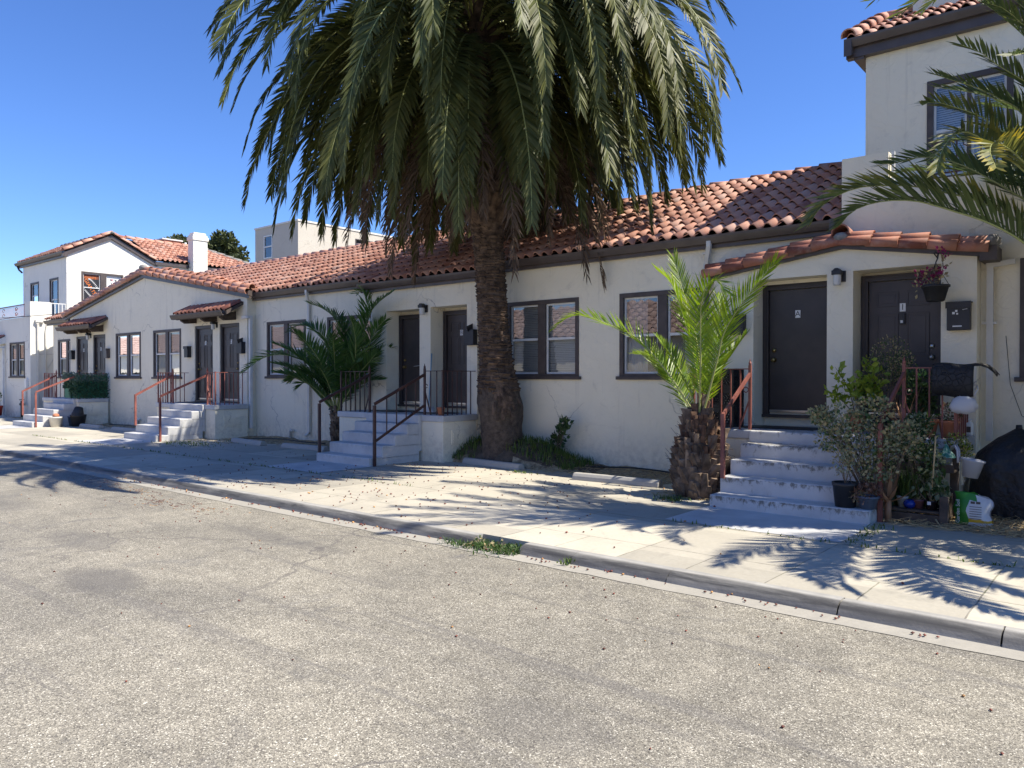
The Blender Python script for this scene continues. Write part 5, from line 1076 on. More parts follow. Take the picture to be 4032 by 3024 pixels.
g = MB(); oc = [(1, 0, 0), (0, 1, 0), (-1, 0, 0), (0, -1, 0), (0, 0, 1), (0, 0, -1)]
def fruit(x, y, z, s, mi):
    i = len(g.v); a = rg.uniform(0, 3.14); c, s_ = math.cos(a), math.sin(a)
    for p in oc: q = (p[0] * s * 1.5, p[1] * s, p[2] * s * .8); g.v.append((x + q[0] * c - q[1] * s_, y + q[0] * s_ + q[1] * c, z + s * .7 + q[2]))
    r = rg.random()
    for k in range(4): g.idx((i + k, i + (k + 1) % 4, i + 4), mi, r, 0, True); g.idx((i + (k + 1) % 4, i + k, i + 5), mi, r, 0, True)
for k in range(620):
    x = rg.gauss(-9.0, 3.2); y = rg.uniform(5.75, 9.9)
    if x < -19 or x > 0 or rg.random() < (.55 if x < -11 or x > -5 else .2): continue
    fruit(x, y, .122, rg.uniform(.007, .014), 0 if rg.random() < .86 else 1)
for k in range(170): fruit(rg.choice((rg.uniform(-13, -6), rg.uniform(-7, -1))), rg.gauss(5.47, .045), .040, rg.uniform(.007, .013), 0 if rg.random() < .8 else 1)
for k in range(150): fruit(rg.uniform(-14, 0), 5.3 - abs(rg.gauss(0, 1.5)), .031, rg.uniform(.005, .010), 0 if rg.random() < .8 else 1)
for (cx, cy, n) in ((-11.3, 5.05, 50), (-10.0, 4.75, 60), (-9.2, 4.9, 45), (-12.6, 5.1, 45)):
    for k in range(n): x, y = rg.gauss(cx, .45), rg.gauss(cy, .10); g.bar((x, y, .034), (x + rg.uniform(-.06, .06), y + rg.uniform(-.03, .03), .037), .005, .003, rg.choice((0, 0, 1)), rg.random())
tag(g.build('fallen_dates', ['date_fruit', 'date_pale'], fix=False), 'small red brown palm fruits fallen over pavement and road', 'fallen fruit', kind='stuff')
# ------------------------------------------------------------------ door things: letterboxes, lamps, mats
def mailbox(label, x, y, z, mats=('black', 'steel'), w=.25, h=.30, lid='open', grp='letterboxes by the doors'):
    t = thing('mailbox', label, 'mailbox', (x, y, z), grp); b = MB(); d = .12
    b.box(x - w / 2, y - d, z, x + w / 2, y - .002, z + h); b.build('body', [mats[0]], t, bevel=.006)
    b = MB()
    if lid == 'open': b.bar((x, y - .02, z + h), (x, y - .055, z + h + .10), w, .008, 0, .5, (1, 0, 0))
    else: b.box(x - w / 2 - .012, y - d - .012, z + h, x + w / 2 + .012, y - .002, z + h + .02); b.box(x - w / 2 - .012, y - d - .018, z + h - .06, x + w / 2 + .012, y - d - .008, z + h + .02)
    b.build('lid', mats[0], t); return t
t = mailbox('black mailbox with a letter sticking out left of door A', -4.67, YP, 2.31)
p = MB(); p.bar((-4.72, YP - .07, 2.58), (-4.69, YP - .06, 2.70), .10, .003, 0, .5, (1, 0, 0)); tag(p.build('letter', 'paper'), 'white letter poking out of the mailbox left of door A', 'letter')
t = mailbox('dented black mailbox with stickers right of door 1', -1.80, YP, 2.27, lid='shut', h=.33)
p = MB()
for (dx, dz, r_) in ((-.05, .21, .014), (-.02, .235, .012), (-.01, .20, .010)): p.box(-1.80 + dx - r_, YP - .124, 2.27 + dz - r_, -1.80 + dx + r_, YP - .1225, 2.27 + dz + r_)
p.box(-1.86, YP - .124, 2.31, -1.76, YP - .1225, 2.325); p.bar((-1.75, YP - .135, 2.515), (-1.70, YP - .135, 2.525), .03, .004); p.build('sticker', 'plate', t)
mailbox('black mailbox half hidden by the tall palm trunk', -10.02, YP, 2.30); mailbox('dark mailbox with raised lid right of door D', -18.26, YG, 2.30); mailbox('small dark mailbox left of door E', -21.06, YG, 2.24, w=.20, lid='shut')
mailbox('grey mailbox right of door F', -26.42, YG, 2.30, ('gutter', 'steel'), lid='shut', w=.22); mailbox('black mailbox beside door G at the far left', -29.30, YG, 2.30, w=.24, lid='shut')
def lamp(label, x, y, z):
    t = thing('wall_lantern', label, 'wall lamp', (x, y, z), 'lanterns above the doors'); b = MB()
    b.box(x + .01, y - .02, z - .05, x + .09, y - .001, z + .10); b.box(x - .06, y - .15, z + .04, x + .06, y - .03, z + .10); b.prism([(x - .05, z + .10), (x + .05, z + .10), (x + .02, z + .13), (x - .02, z + .13)], 'y', y - .14, y - .03); b.bar((x + .03, y - .01, z + .07), (x, y - .06, z + .07), .03); b.build('cap', 'black', t, bevel=.006)
    b = MB(); b.lathe([(.001, -.10), (.045, -.10), (.05, -.08), (.052, .04)], (x, y - .09, z), 16); b.build('glass_shade', 'frost', t)
lamp('black wall lantern on the pillar between doors A and 1', -3.24, YP, 3.03); lamp('grimy wall lantern left of door B', -11.34, YP, 3.05); lamp('wall lantern under the awning of doors E and D', -19.60, YG, 3.08); lamp('wall lantern under the awning of doors G and F', -27.87, YG, 3.06)
def mat_(label, x0, x1, y0, y1):
    b = MB(); b.box(x0, y0, .981, x1, y1, .995); tag(b.build('doormat', 'black_plastic', bevel=.004), label, 'doormat', 'doormats on the stoops')
mat_('black doormat in front of flat door A', -4.40, -3.40, 10.30, 10.80); mat_('black doormat in front of the door with a letter in its slot', -12.4, -11.55, 10.30, 10.80); mat_('black doormat in front of door B', -11.15, -10.3, 10.28, 10.78); mat_('black doormat in front of door E', -20.7, -19.8, 10.35, 10.80)
# broom, small pot on the middle stoop
M['broom_blue'] = pm('pale_blue_plastic', (.20, .36, .46), (.26, .42, .52), 4, .5)
t = thing('broom', 'pale blue broom leaning by door B', 'broom', (-10.98, 10.62, .98)); b = MB(); b.tube([(-10.98, 10.60, 1.06), (-11.14, 10.845, 2.16)], .013, 8); b.build('handle', 'broom_blue', t)
b = MB(); b.prism([(-11.16, .985), (-10.80, .985), (-10.88, 1.10), (-11.06, 1.10)], 'y', 10.56, 10.64); b.build('brush_head', 'frost', t)
def pot(name, label, x, y, z, r0, r1, h, m, rim=.02, soil=True, grp=None, cat='plant pot', n=22):
    t = thing(name, label, cat, (x, y, z), grp); b = MB()
    b.lathe([(.001, 0), (r0, 0), (r0 + (r1 - r0) * .86, h * .84), (r1, h * .85), (r1 + rim * .3, h), (r1 - .015, h), (r1 - .02, h * .88)], (x, y, z), n); b.build('pot', m, t)
    b = MB(); b.lathe([(.001, h * .88), (r1 - .02, h * .88)], (x, y, z), n); b.build('soil', 'earth', t); return t
pot('terracotta_pot', 'tiny terracotta pot on the stoop edge near the tall palm', -10.05, 10.02, .98, .05, .075, .15, 'terra')
# stack of three milk crates
def crate_mb(x, y, z, s=.33, h=.27):
    b = MB(); a = s / 2
    for (ax, ay, bx, by) in ((-a, -a, a, -a), (a, -a, a, a), (a, a, -a, a), (-a, a, -a, -a)):
        A = Vector((x + ax, y + ay, 0)); B = Vector((x + bx, y + by, 0)); up = (B - A).cross(Vector((0, 0, 1)))
        for (z0, z1) in ((0, .045), (h - .06, h)): b.bar(A + Vector((0, 0, z + (z0 + z1) / 2)), B + Vector((0, 0, z + (z0 + z1) / 2)), .012, z1 - z0)
        b.bar(A + Vector((0, 0, z)), A + Vector((0, 0, z + h)), .035); b.bar(A.lerp(B, .5) + Vector((0, 0, z)), A.lerp(B, .5) + Vector((0, 0, z + h)), .05, .012)
        for k in range(11):
            for sg in (1, -1):
                t0 = (k - 2) / 8; t1 = t0 + .28 * sg; q0, q1 = max(0, min(1, t0)), max(0, min(1, t1))
                if abs(t1 - t0) > 0 and q0 != q1:
                    f0 = (q0 - t0) / (t1 - t0); f1 = (q1 - t0) / (t1 - t0); zz = lambda f: z + .045 + (h - .105) * f
                    b.bar(A.lerp(B, q0) + Vector((0, 0, zz(f0))), A.lerp(B, q1) + Vector((0, 0, zz(f1))), .008, .012)
    b.box(x - a, y - a, z, x + a, y + a, z + .012); return b
for k, l in enumerate(('black milk crate at the bottom of the stack', 'middle black milk crate of the stack', 'topmost black milk crate of the stack behind the railing')):
    tag(crate_mb(-4.66, 10.42, .982 + k * .273).build('milk_crate', 'black_plastic', fix=False, loc=(-4.66, 10.42, .982 + k * .273)), l, 'crate', 'stacked milk crates')

# ------------------------------------------------------------------ plants and pots round the right stoop
def stems(mb, base, tips, r, rg, mi=1):
    b = Vector(base)
    for t in tips:
        t = Vector(t); m_ = b.lerp(t, .5) + Vector((rg.gauss(0, .04), rg.gauss(0, .04), .03)); mb.tube([b, m_, t], [r, r * .7, r * .25], 5, mi, .5, False)
def bush(name, label, base, cl, mats, n, size, seed, stem=.008, cat='shrub', mis=None, up=.3, shell=.2, grp=None):
    rg = random.Random(seed); t = thing(name, label, cat, base, grp); s = MB(); f = MB(); b = Vector(base)
    for (dx, dy, dz, rx, ry, rz) in cl:
        c = b + Vector((dx, dy, dz)); stems(s, b, [c + Vector((rg.uniform(-rx, rx) * .8, rg.uniform(-ry, ry) * .8, rg.uniform(-.3, .9) * rz)) for _ in range(5)], stem, rg, 0); leafcloud(f, c, (rx, ry, rz), n, size, rg, 0, mis or list(range(len(mats))), shell, 1.8, up)
    s.build('stem', 'twig', t, fix=False); f.build('foliage', list(mats), t, fix=False); return t
bush('shrub', 'big straggly grey green shrub drying out beside the right steps', (-2.28, 9.06, .12), [(-.38, -.18, 1.10, .26, .2, .18), (-.24, -.1, .98, .28, .25, .2), (-.05, -.05, 1.22, .22, .2, .15), (-.44, -.15, .88, .2, .2, .14), (.06, -.08, .92, .26, .25, .2), (.16, -.02, .80, .26, .25, .2), (-.1, -.1, .72, .26, .25, .18), (.26, 0, .95, .2, .2, .16), (.0, -.1, .55, .2, .2, .14), (-.56, -.2, 1.13, .12, .15, .1)], ('leaf_pale', 'leaf_dry', 'leaf_green', 'leaf_pale', 'leaf_dry'), 330, .043, 3)
bush('shrub', 'fresh dark green bush beside the big straggly shrub', (-1.98, 9.45, .12), [(.02, .0, .85, .2, .16, .2), (.08, .05, .62, .2, .15, .2), (.0, .05, 1.05, .14, .14, .12)], ('leaf_green', 'leaf_dark', 'leaf_pale'), 420, .045, 4)
bush('shrub', 'feathery brown bush standing on the landing before door 1', (-2.52, 10.55, .98), [(0, 0, .95, .24, .2, .30), (-.12, 0, .75, .2, .2, .25), (.14, 0, .8, .18, .2, .28)], ('leaf_dry', 'leaf_green'), 700, .026, 5, up=1.2)
bush('potted_plant', 'dark leafy plant behind the railing below door 1', (-2.18, 10.38, .98), [(0, 0, .60, .20, .15, .2), (.02, .05, .40, .18, .15, .15)], ('leaf_dark', 'leaf_green'), 420, .055, 6, cat='plant')
t = pot('potted_citrus', 'citrus sapling with yellow green leaves in a terracotta pot', -2.90, 10.42, .98, .085, .125, .24, 'terra')
r9 = random.Random(9); s = MB(); f = MB(); b0 = Vector((-2.90, 10.42, 1.18)); tips = [(-2.72, 10.36, 1.95), (-2.62, 10.4, 1.78), (-3.12, 10.3, 1.82), (-3.2, 10.35, 1.5), (-2.62, 10.3, 1.5), (-2.9, 10.3, 1.6), (-2.8, 10.35, 1.66), (-2.60, 10.32, 1.62)]
stems(s, b0, tips, .008, r9, 0)
for tp in tips:
    for k in range(5): q = b0.lerp(Vector(tp), .55 + .1 * k); leafcloud(f, q, (.07, .07, .06), 9, .085, r9, 0, None, 0, 1.9, .7)
s.tube([(-2.9, 10.42, 1.1), (-2.93, 10.4, 1.62)], .006, 6, 1); s.build('stem', ['twig', 'plate'], t, fix=False); f.build('foliage', 'leaf_lime', t, fix=False)
pot('nursery_pot', 'black nursery pot standing on the landing before door 1', -2.62, 10.42, .98, .09, .12, .24, 'black_plastic')
def with_plant(t, base, cl, mats, n, size, seed, up=.5, stem=.004):
    rg = random.Random(seed); s = MB(); f = MB(); b = Vector(base)
    for (dx, dy, dz, rx, ry, rz) in cl:
        c = b + Vector((dx, dy, dz)); stems(s, b, [c + Vector((rg.uniform(-rx, rx), rg.uniform(-ry, ry), rg.uniform(0, rz))) for _ in range(4)], stem, rg, 0); leafcloud(f, c, (rx, ry, rz), n, size, rg, 0, list(range(len(mats))), .1, 1.8, up)
    s.build('stem', 'twig', t, fix=False); f.build('foliage', list(mats), t, fix=False)
def spikes(mb, c, n, L, w, rg, mi=0, e=(15, 80), curl=.3):
    c = Vector(c)
    for k in range(n):
        a = k * 2.4 + rg.uniform(-.3, .3); el = R(rg.uniform(*e)); d = Vector((math.cos(a) * math.cos(el), math.sin(a) * math.cos(el), math.sin(el))); s = Vector((-math.sin(a), math.cos(a), 0)) * w / 2; l = L * rg.uniform(.7, 1.2); r = rg.random()
        m_ = c + d * l * .5; e_ = c + d * l + Vector((0, 0, curl * l * .4)); g_ = Vector((0, 0, -w * .25)); mb.face([c - s, c + g_, m_ + g_ * 1.2, m_ - s], mi, r); mb.face([c + g_, c + s, m_ + s, m_ + g_ * 1.2], mi, r); mb.face([m_ - s, m_ + g_ * 1.2, e_], mi, r); mb.face([m_ + g_ * 1.2, m_ + s, e_], mi, r)
t = pot('terracotta_pot', 'wide terracotta pot of grassy succulents behind the railing', -2.02, 10.2, .98, .075, .115, .21, 'terra'); f = MB(); spikes(f, (-2.02, 10.2, 1.17), 34, .16, .016, rng, 0, (35, 85)); f.build('foliage', 'leaf_green', t, fix=False)
t = pot('terracotta_pot', 'terracotta pot with a round leaved jade plant under the white bag', -1.80, 10.22, .98, .08, .115, .20, 'terra'); with_plant(t, (-1.80, 10.22, 1.15), [(0, 0, .12, .14, .12, .12)], ('leaf_dark', 'leaf_red'), 150, .04, 12)
t = pot('terracotta_pot', 'shaded terracotta pot with a spiky orange aloe', -2.26, 10.12, .98, .06, .09, .16, 'terra'); f = MB(); spikes(f, (-2.26, 10.12, 1.12), 14, .34, .03, rng, 0, (15, 75)); M['aloe'] = leaf('orange_aloe', (.22, .12, .06), (.42, .24, .14), None, .1); f.build('foliage', 'aloe', t, fix=False)
M['black_pot'] = M['black_plastic']; M['blue_grey'] = pm('blue_grey_plastic', (.075, .10, .145), (.10, .13, .18), 4, .4); M['blue'] = pm('blue_glaze', (.008, .03, .26), None, 4, .15); M['glaze_white'] = pm('white_crackle_glaze', (.50, .50, .48), (.30, .30, .29), 25, .4); M['plum'] = pm('plum_plastic', (.16, .07, .075), None, 4, .4); M['dark_pot'] = pm('dark_brown_glaze', (.035, .025, .025), None, 4, .25); M['green_pot'] = pm('green_plastic', (.03, .075, .05), None, 4, .4)
t = pot('nursery_pot', 'black nursery pot with a pale sprig on the lowest step', -2.55, 8.79, .27, .105, .135, .27, 'black_plastic'); with_plant(t, (-2.55, 8.79, .50), [(-.03, 0, .22, .12, .1, .14), (.03, 0, .36, .10, .1, .10)], ('leaf_pale', 'leaf_dry'), 150, .03, 13)
t = pot('flower_bowl', 'blue grey bowl of brown rosette succulents on the lowest step', -2.32, 8.80, .27, .075, .115, .14, 'blue_grey'); f = MB()
for k in range(15): a = k * 2.4; rr = .035 + .105 * math.sqrt(k / 15); spikes(f, (-2.32 + rr * math.cos(a), 8.80 + rr * math.sin(a), .43 + .09 * (1 - k / 15)), 16, .055, .022, rng, 0, (5, 70))
leafcloud(f, (-2.44, 8.76, .42), (.09, .08, .07), 150, .025, rng, 1); leafcloud(f, (-2.36, 8.72, .40), (.12, .08, .06), 120, .025, rng, 0); f.build('foliage', ['leaf_red', 'leaf_dry'], t, fix=False)
t = thing('aloe_plant', 'aloe with long orange leaves behind the blue grey bowl', 'plant', (-2.16, 8.98, .12)); f = MB(); spikes(f, (-2.16, 8.98, .34), 11, .34, .045, rng, 0, (20, 75)); f.tube([(-2.16, 8.98, .1), (-2.16, 8.98, .36)], .035, 7); f.build('foliage', 'aloe', t, fix=False)
# tiered timber planter and what stands on it
t = thing('timber_planter', 'weathered timber planter frame with two shelves beside the stoop', 'planter', (-2.0, 9.5, .12)); b = MB()
b.box(-2.36, 9.16, .10, -1.70, 9.21, .21); b.box(-2.36, 9.165, .225, -1.70, 9.42, .25); b.box(-2.36, 9.39, .26, -1.70, 9.43, .41); b.box(-2.36, 9.16, .21, -2.30, 9.43, .41)
b.build('lower_shelf', 'wood', t, bevel=.006)
b = MB(); b.box(-1.70, 9.14, .08, -1.62, 9.23, .415); b.box(-1.70, 9.235, .12, -1.665, 9.80, .40); b.build('side_board', 'wood', t, bevel=.006)
b = MB(); b.box(-1.70, 9.70, .10, -1.62, 9.78, .90); b.build('post', 'wood', t, bevel=.006); b = MB(); b.box(-2.36, 9.70, .10, -2.29, 9.78, .78); b.build('post', 'wood', t, bevel=.006)
b = MB(); b.box(-2.36, 9.50, .64, -1.62, 9.80, .665); b.box(-2.36, 9.47, .64, -1.62, 9.497, .73); b.build('upper_shelf', 'wood', t, bevel=.006)
for (nm, lb, x, r0, r1, h, m) in (('flower_pot', 'small dark green plastic pot at the left of the planter shelf', -2.22, .035, .05, .09, 'green_pot'), ('flower_pot', 'white crackled pot with a tiny succulent on the planter shelf', -2.09, .042, .058, .12, 'glaze_white'), ('flower_pot', 'plum plastic pot in the middle of the planter shelf', -1.93, .045, .06, .10, 'plum'), ('flower_pot', 'dark brown pot with a white tag on the planter shelf', -1.80, .05, .06, .10, 'dark_pot')):
    t = pot(nm, lb, x, 9.29, .252, r0, r1, h, m, .01, grp='small pots on the planter shelf'); f = MB(); spikes(f, (x, 9.29, .252 + h * .9), 9, .06, .02, rng, 0, (15, 70)); f.build('foliage', 'leaf_green' if m == 'glaze_white' else 'leaf_dry', t, fix=False)
    if m == 'dark_pot': f = MB(); f.box(x - .03, 9.222, .31, x + .005, 9.228, .345); f.build('tag', 'paper', t)
b = MB(); b.lathe([(.001, 0), (.035, 0), (.06, .03), (.063, .055), (.045, .085), (.022, .095), (.018, .085)], (-2.01, 9.25, .252), 18); tag(b.build('glazed_pot', 'blue', loc=(-2.01, 9.25, .252)), 'round cobalt blue glazed pot on the planter shelf', 'plant pot')
t = pot('flower_pot', 'white crackled pot with a red tinged plant on the upper shelf', -1.88, 9.60, .667, .05, .065, .12, 'glaze_white'); with_plant(t, (-1.88, 9.60, .77), [(-.08, 0, .12, .16, .1, .12), (-.2, 0, .08, .12, .1, .10)], ('leaf_red', 'leaf_dry'), 150, .035, 15)
M['teal_roof'] = pm('teal_flecked_roof', (.03, .20, .16), (.30, .45, .38), 30, .6, lo=.45, hi=.6); M['grey_bird'] = pm('weathered_grey_paint', (.30, .31, .32), (.20, .21, .22), 12, .8)
t = thing('birdhouse', 'grey birdhouse with a teal witch hat roof on the upper shelf', 'birdhouse', (-1.72, 9.60, .667)); b = MB(); b.lathe([(.001, 0), (.065, 0), (.06, .13), (.058, .16)], (-1.72, 9.60, .667), 8, 0, .5, False); b.build('body', 'grey_bird', t)
b = MB(); b.lathe([(.10, .135), (.085, .165), (.045, .215), (.018, .27), (.002, .29)], (-1.72, 9.60, .667), 9, 0, .5, False); b.lathe([(.001, .14), (.10, .135)], (-1.72, 9.60, .667), 9, 0, .5, False); b.build('roof', 'teal_roof', t)
b = MB(); b.lathe([(.001, 0), (.022, 0)], (-1.735, 9.542, .745), 12, 0, .5, False, Matrix.Rotation(R(90), 4, 'X')); b.box(-1.737, 9.537, .722, -1.733, 9.541, .768, 1); b.build('round_window', ['dark', 'grey_bird'], t)
b = MB(); b.tube([(-1.82, 9.34, .25), (-1.75, 9.22, 1.06)], .009, 7); tag(b.build('bamboo_stake', 'straw'), 'pale bamboo stake standing in the planter', 'stake')
M['bucket'] = pm('grey_plastic', (.36, .37, .40), (.42, .43, .46), 5, .4)
t = thing('hanging_planter', 'pale grey planter bucket hooked on the timber post', 'planter', (-1.46, 9.42, .62)); b = MB(); Mx = Matrix.Rotation(R(9), 4, 'Y') @ Matrix.Diagonal((1.0, .72, 1, 1))
b.lathe([(.001, 0), (.075, 0), (.105, .17), (.118, .18), (.118, .195), (.108, .197), (.10, .17), (.072, .012), (.001, .012)], (-1.46, 9.42, .62), 24, 0, .5, True, Mx); b.build('bucket', 'bucket', t)
b = MB()
for dy in (-.05, .05): b.tube([(-1.565, 9.42 + dy, .77), (-1.575, 9.44 + dy, .90), (-1.61, 9.5 + dy, .945), (-1.65, 9.58 + dy, .93), (-1.67, 9.62 + dy, .89)], .011, 7)
b.build('hook', 'bucket', t)
bush('potted_plant', 'tall wilting plant with hanging leaves growing in the planter', (-1.78, 9.34, .25), [(0, 0, .38, .10, .06, .2), (-.12, 0, .28, .1, .06, .16), (.06, 0, .22, .08, .06, .14)], ('leaf_green', 'leaf_pale'), 80, .075, 16, cat='plant', up=-1.2)
t = thing('ornamental_grass', 'tuft of long green grass in the planter', 'grass tuft', (-2.12, 9.42, .25)); f = MB(); blades(f, [(rng.gauss(-2.1, .12), rng.gauss(9.40, .04), .27) for _ in range(380)], .42, rng, 0, .45, .006); f.build('foliage', 'grass', t, fix=False)
bush('trailing_plant', 'yellow green feathery plant hanging over the slab corner', (-1.66, 9.90, .80), [(0, -.02, .14, .13, .1, .12), (.06, -.04, .06, .12, .08, .08)], ('leaf_lime', 'leaf_green', 'leaf_dry'), 330, .026, 17, cat='plant', up=.8)
bush('potted_plant', 'brownish red shrublet on the upper shelf of the planter', (-2.12, 9.62, .667), [(0, 0, .18, .2, .12, .14)], ('leaf_red', 'leaf_dry', 'leaf_green'), 360, .04, 18, cat='plant')
# black rubber mat, white bag, bottle
b = MB(); n = 12; prf = [(9.86, 1.47), (9.852, 1.62), (9.86, 1.76), (9.885, 1.82), (9.93, 1.846), (10.0, 1.85), (10.07, 1.835)]
for i in range(n + 1):
    x = -1.92 + .42 * i / n
    for (y, z) in prf: b.vert(x, y - .004 * math.sin(i * .9), z + .012 * math.sin(i * .55))
k = len(prf)
for i in range(n):
    for j in range(k - 1): b.idx((i * k + j, (i + 1) * k + j, (i + 1) * k + j + 1, i * k + j + 1), 0, .5, 0, True)
i0 = len(b.v)
for j, (y, z) in enumerate(prf[3:]):
    for q, (dx, dz) in enumerate(((0, 0), (.06, .005), (.12, -.02), (.17, -.07), (.20, -.12))): b.vert(-1.50 + dx, y + .05 * q, z + dz)
for j in range(len(prf) - 4):
    for q in range(4): b.idx((i0 + j * 5 + q, i0 + j * 5 + q + 1, i0 + (j + 1) * 5 + q + 1, i0 + (j + 1) * 5 + q), 0, .5, 0, True)
m, nt, p_, o_ = newmat('cobble_rubber'); q = NB(nt); vo = q.n('TexVoronoi', feature='DISTANCE_TO_EDGE'); vo.inputs['Scale'].default_value = 14; q.l(q.co(), vo.inputs['Vector']); p_.inputs['Base Color'].default_value = (.013, .013, .015, 1); p_.inputs['Roughness'].default_value = .6
q.l(q.bump(q.ramp(vo.outputs['Distance'], [(.02, 0.0), (.08, 1.0)]), .9, .01), p_.inputs['Normal']); M['rubber'] = m
o = b.build('rubber_mat', 'rubber'); so_ = o.modifiers.new('thick', 'SOLIDIFY'); so_.thickness = .009; tag(o, 'black rubber mat with a cobble pattern draped over the railing', 'mat')
M['bag_white'] = leaf('white_plastic_bag', (.62, .62, .64), (.72, .72, .74), None, .35, .35)
b = MB(); rb = random.Random(8); rings = [(1.475, .035), (1.45, .08), (1.42, .10), (1.38, .11), (1.34, .11), (1.30, .085), (1.28, .04)]
for (z, r_) in rings:
    for j in range(18): a = 2 * math.pi * j / 18; q_ = r_ * (1 + rb.uniform(-.16, .16)); b.vert(-1.60 + q_ * 1.25 * math.cos(a), 9.86 + q_ * .7 * math.sin(a), z + rb.uniform(-.008, .008))
for i in range(len(rings) - 1):
    for j in range(18): b.idx((i * 18 + j, i * 18 + (j + 1) % 18, (i + 1) * 18 + (j + 1) % 18, (i + 1) * 18 + j), 0, .5, 0, True)
b.idx([6 * 18 + j for j in range(18)]); b.tube([(-1.53, 9.88, 1.46), (-1.49, 9.88, 1.50), (-1.46, 9.90, 1.56), (-1.47, 9.92, 1.60), (-1.50, 9.93, 1.55)], [.008, .007, .006, .006, .006], 6); tag(b.build('plastic_bag', 'bag_white', fix=False, loc=(-1.60, 9.86, 1.40)), 'white plastic carrier bag tied to the railing under the rubber mat', 'bag')
b = MB(); b.lathe([(.001, 0), (.042, 0), (.044, .02), (.044, .13), (.036, .155), (.018, .165), (.018, .18), (.024, .182), (.024, .20), (.001, .20)], (-1.67, 10.72, .98), 16); b.box(-1.695, 10.675, 1.02, -1.65, 10.677, 1.09, 1); tag(b.build('spray_bottle', ['plate', 'gutter'], loc=(-1.67, 10.72, .98)), 'white plastic bottle at the back corner of the right landing', 'bottle')
# hanging basket of bougainvillea
t = thing('hanging_basket', 'black hanging basket of magenta bougainvillea before door 1', 'hanging basket', (-2.02, 10.58, 2.62)); b = MB()
b.lathe([(.001, 0), (.085, 0), (.10, .01), (.145, .17), (.16, .175), (.162, .20), (.15, .20), (.14, .17), (.001, .16)], (-2.02, 10.58, 2.62), 24); b.build('basket', 'black_plastic', t)
b = MB()
for a in (.4, 2.5, 4.6): b.tube([(-2.02 + .155 * math.cos(a), 10.58 + .155 * math.sin(a), 2.81), (-2.02, 10.58, 3.10)], .004, 5)
b.tube([(-2.02, 10.58, 3.10), (-2.0, 10.58, 3.15), (-1.995, 10.59, 3.20), (-2.03, 10.62, 3.24), (-2.05, 10.66, 3.22), (-2.03, 10.70, 3.18), (-2.02, 10.75, 3.24), (-2.02, 10.77, 3.28)], .008, 6); b.build('hook', 'black', t)
r2 = random.Random(12); b = MB(); f = MB(); br = [(-2.10, 10.55, 3.0), (-2.18, 10.5, 2.98), (-1.95, 10.52, 3.0), (-1.92, 10.58, 3.18), (-2.15, 10.6, 2.9), (-1.98, 10.5, 2.95), (-2.22, 10.55, 2.86), (-1.96, 10.55, 3.25), (-2.05, 10.48, 2.92)]
stems(b, (-2.02, 10.58, 2.78), br, .006, r2, 0); b.build('stem', 'twig', t, fix=False)
for q in br: leafcloud(f, q, (.05, .05, .04), 18, .038, r2, 0); leafcloud(f, Vector(q) - Vector((0, 0, .08)), (.06, .06, .06), 7, .05, r2, 1)
f.build('flowers', ['petal', 'leaf_dry'], t, fix=False)
# covered barbecue and soil bag
t = MB(); n = 36; P0 = Vector((-1.12, 10.32, 0)); rs = [(1.115, .015), (1.09, .05), (1.0, .19), (.90, .30), (.82, .37), (.70, .41), (.5, .43), (.3, .445), (.12, .455)]; r3 = random.Random(4)
for i, (z, r_) in enumerate(rs):
    for j in range(n):
        a = 2 * math.pi * j / n; sq = 1 / max(abs(math.cos(a)), abs(math.sin(a))) ** .45; fo = 1 + .05 * math.sin(a * 9 + z * 2) * min(1, i / 5) + .03 * math.sin(a * 4 + z * 5); t.vert(P0.x + r_ * sq * fo * math.cos(a) * 1.08, P0.y + r_ * sq * fo * math.sin(a) * .8, z + r3.uniform(-.006, .006))
for i in range(len(rs) - 1):
    for j in range(n): t.idx((i * n + j, i * n + (j + 1) % n, (i + 1) * n + (j + 1) % n, (i + 1) * n + j), 0, .5, 0, True)
t.tube([(P0.x, P0.y, 1.09), (P0.x, P0.y, 1.15)], [.035, .03], 8); M['cover'] = pm('black_vinyl_cover', (.009, .010, .013), (.018, .019, .022), 3, .5, 6, .9, .06); tag(t.build('barbecue_cover', 'cover', fix=False, loc=(-1.12, 10.32, .12)), 'black tent shaped vinyl cover over a barbecue against the wall', 'barbecue')
M['bag_green'] = pm('green_bag_print', (.05, .26, .03), (.035, .20, .03), 4, .4); M['bag_yellow'] = pm('yellow_bag_print', (.62, .38, .03), None, 4, .4); M['bag_paper'] = pm('white_bag_print', (.66, .66, .67), (.58, .58, .60), 4, .35)
b = MB(); nx, nz = 10, 9; r6 = random.Random(6)
def bagp(i, k, front):
    u = i / nx; v_ = k / nz; x = -1.60 + .34 * u + .015 * math.sin(k * 1.1); z = .12 + .34 * v_ * (1 - .32 * max(0, u - .45)) ; bul = .085 * math.sin(math.pi * min(1, max(0, u))) ** .5 * math.sin(math.pi * min(1, .12 + v_ * .8)) ** .6
    return (x + (0 if front else .01), 9.36 + .06 * v_ + (-bul if front else bul) + r6.uniform(-.006, .006), z + r6.uniform(-.006, .006))
for front in (1, 0):
    G = [[b.vert(*bagp(i, k, front)) for i in range(nx + 1)] for k in range(nz + 1)]
    for k in range(nz):
        for i in range(nx):
            mi = 1 if i < 4 and k > 0 else (2 if k == 1 else (0 if i >= 4 else 1)); mi = 1 if (i < 6 and k > 6) and mi == 0 else mi
            b.idx((G[k][i], G[k][i + 1], G[k + 1][i + 1], G[k + 1][i]), mi, .5, 0, True)
put_text(b, 'Garden Soil', Matrix.Translation((-1.545, 9.262, .27)) @ Matrix.Rotation(R(90), 4, 'X') @ Matrix.Rotation(R(90), 4, 'Z') @ Matrix.Scale(.052, 4), 0)
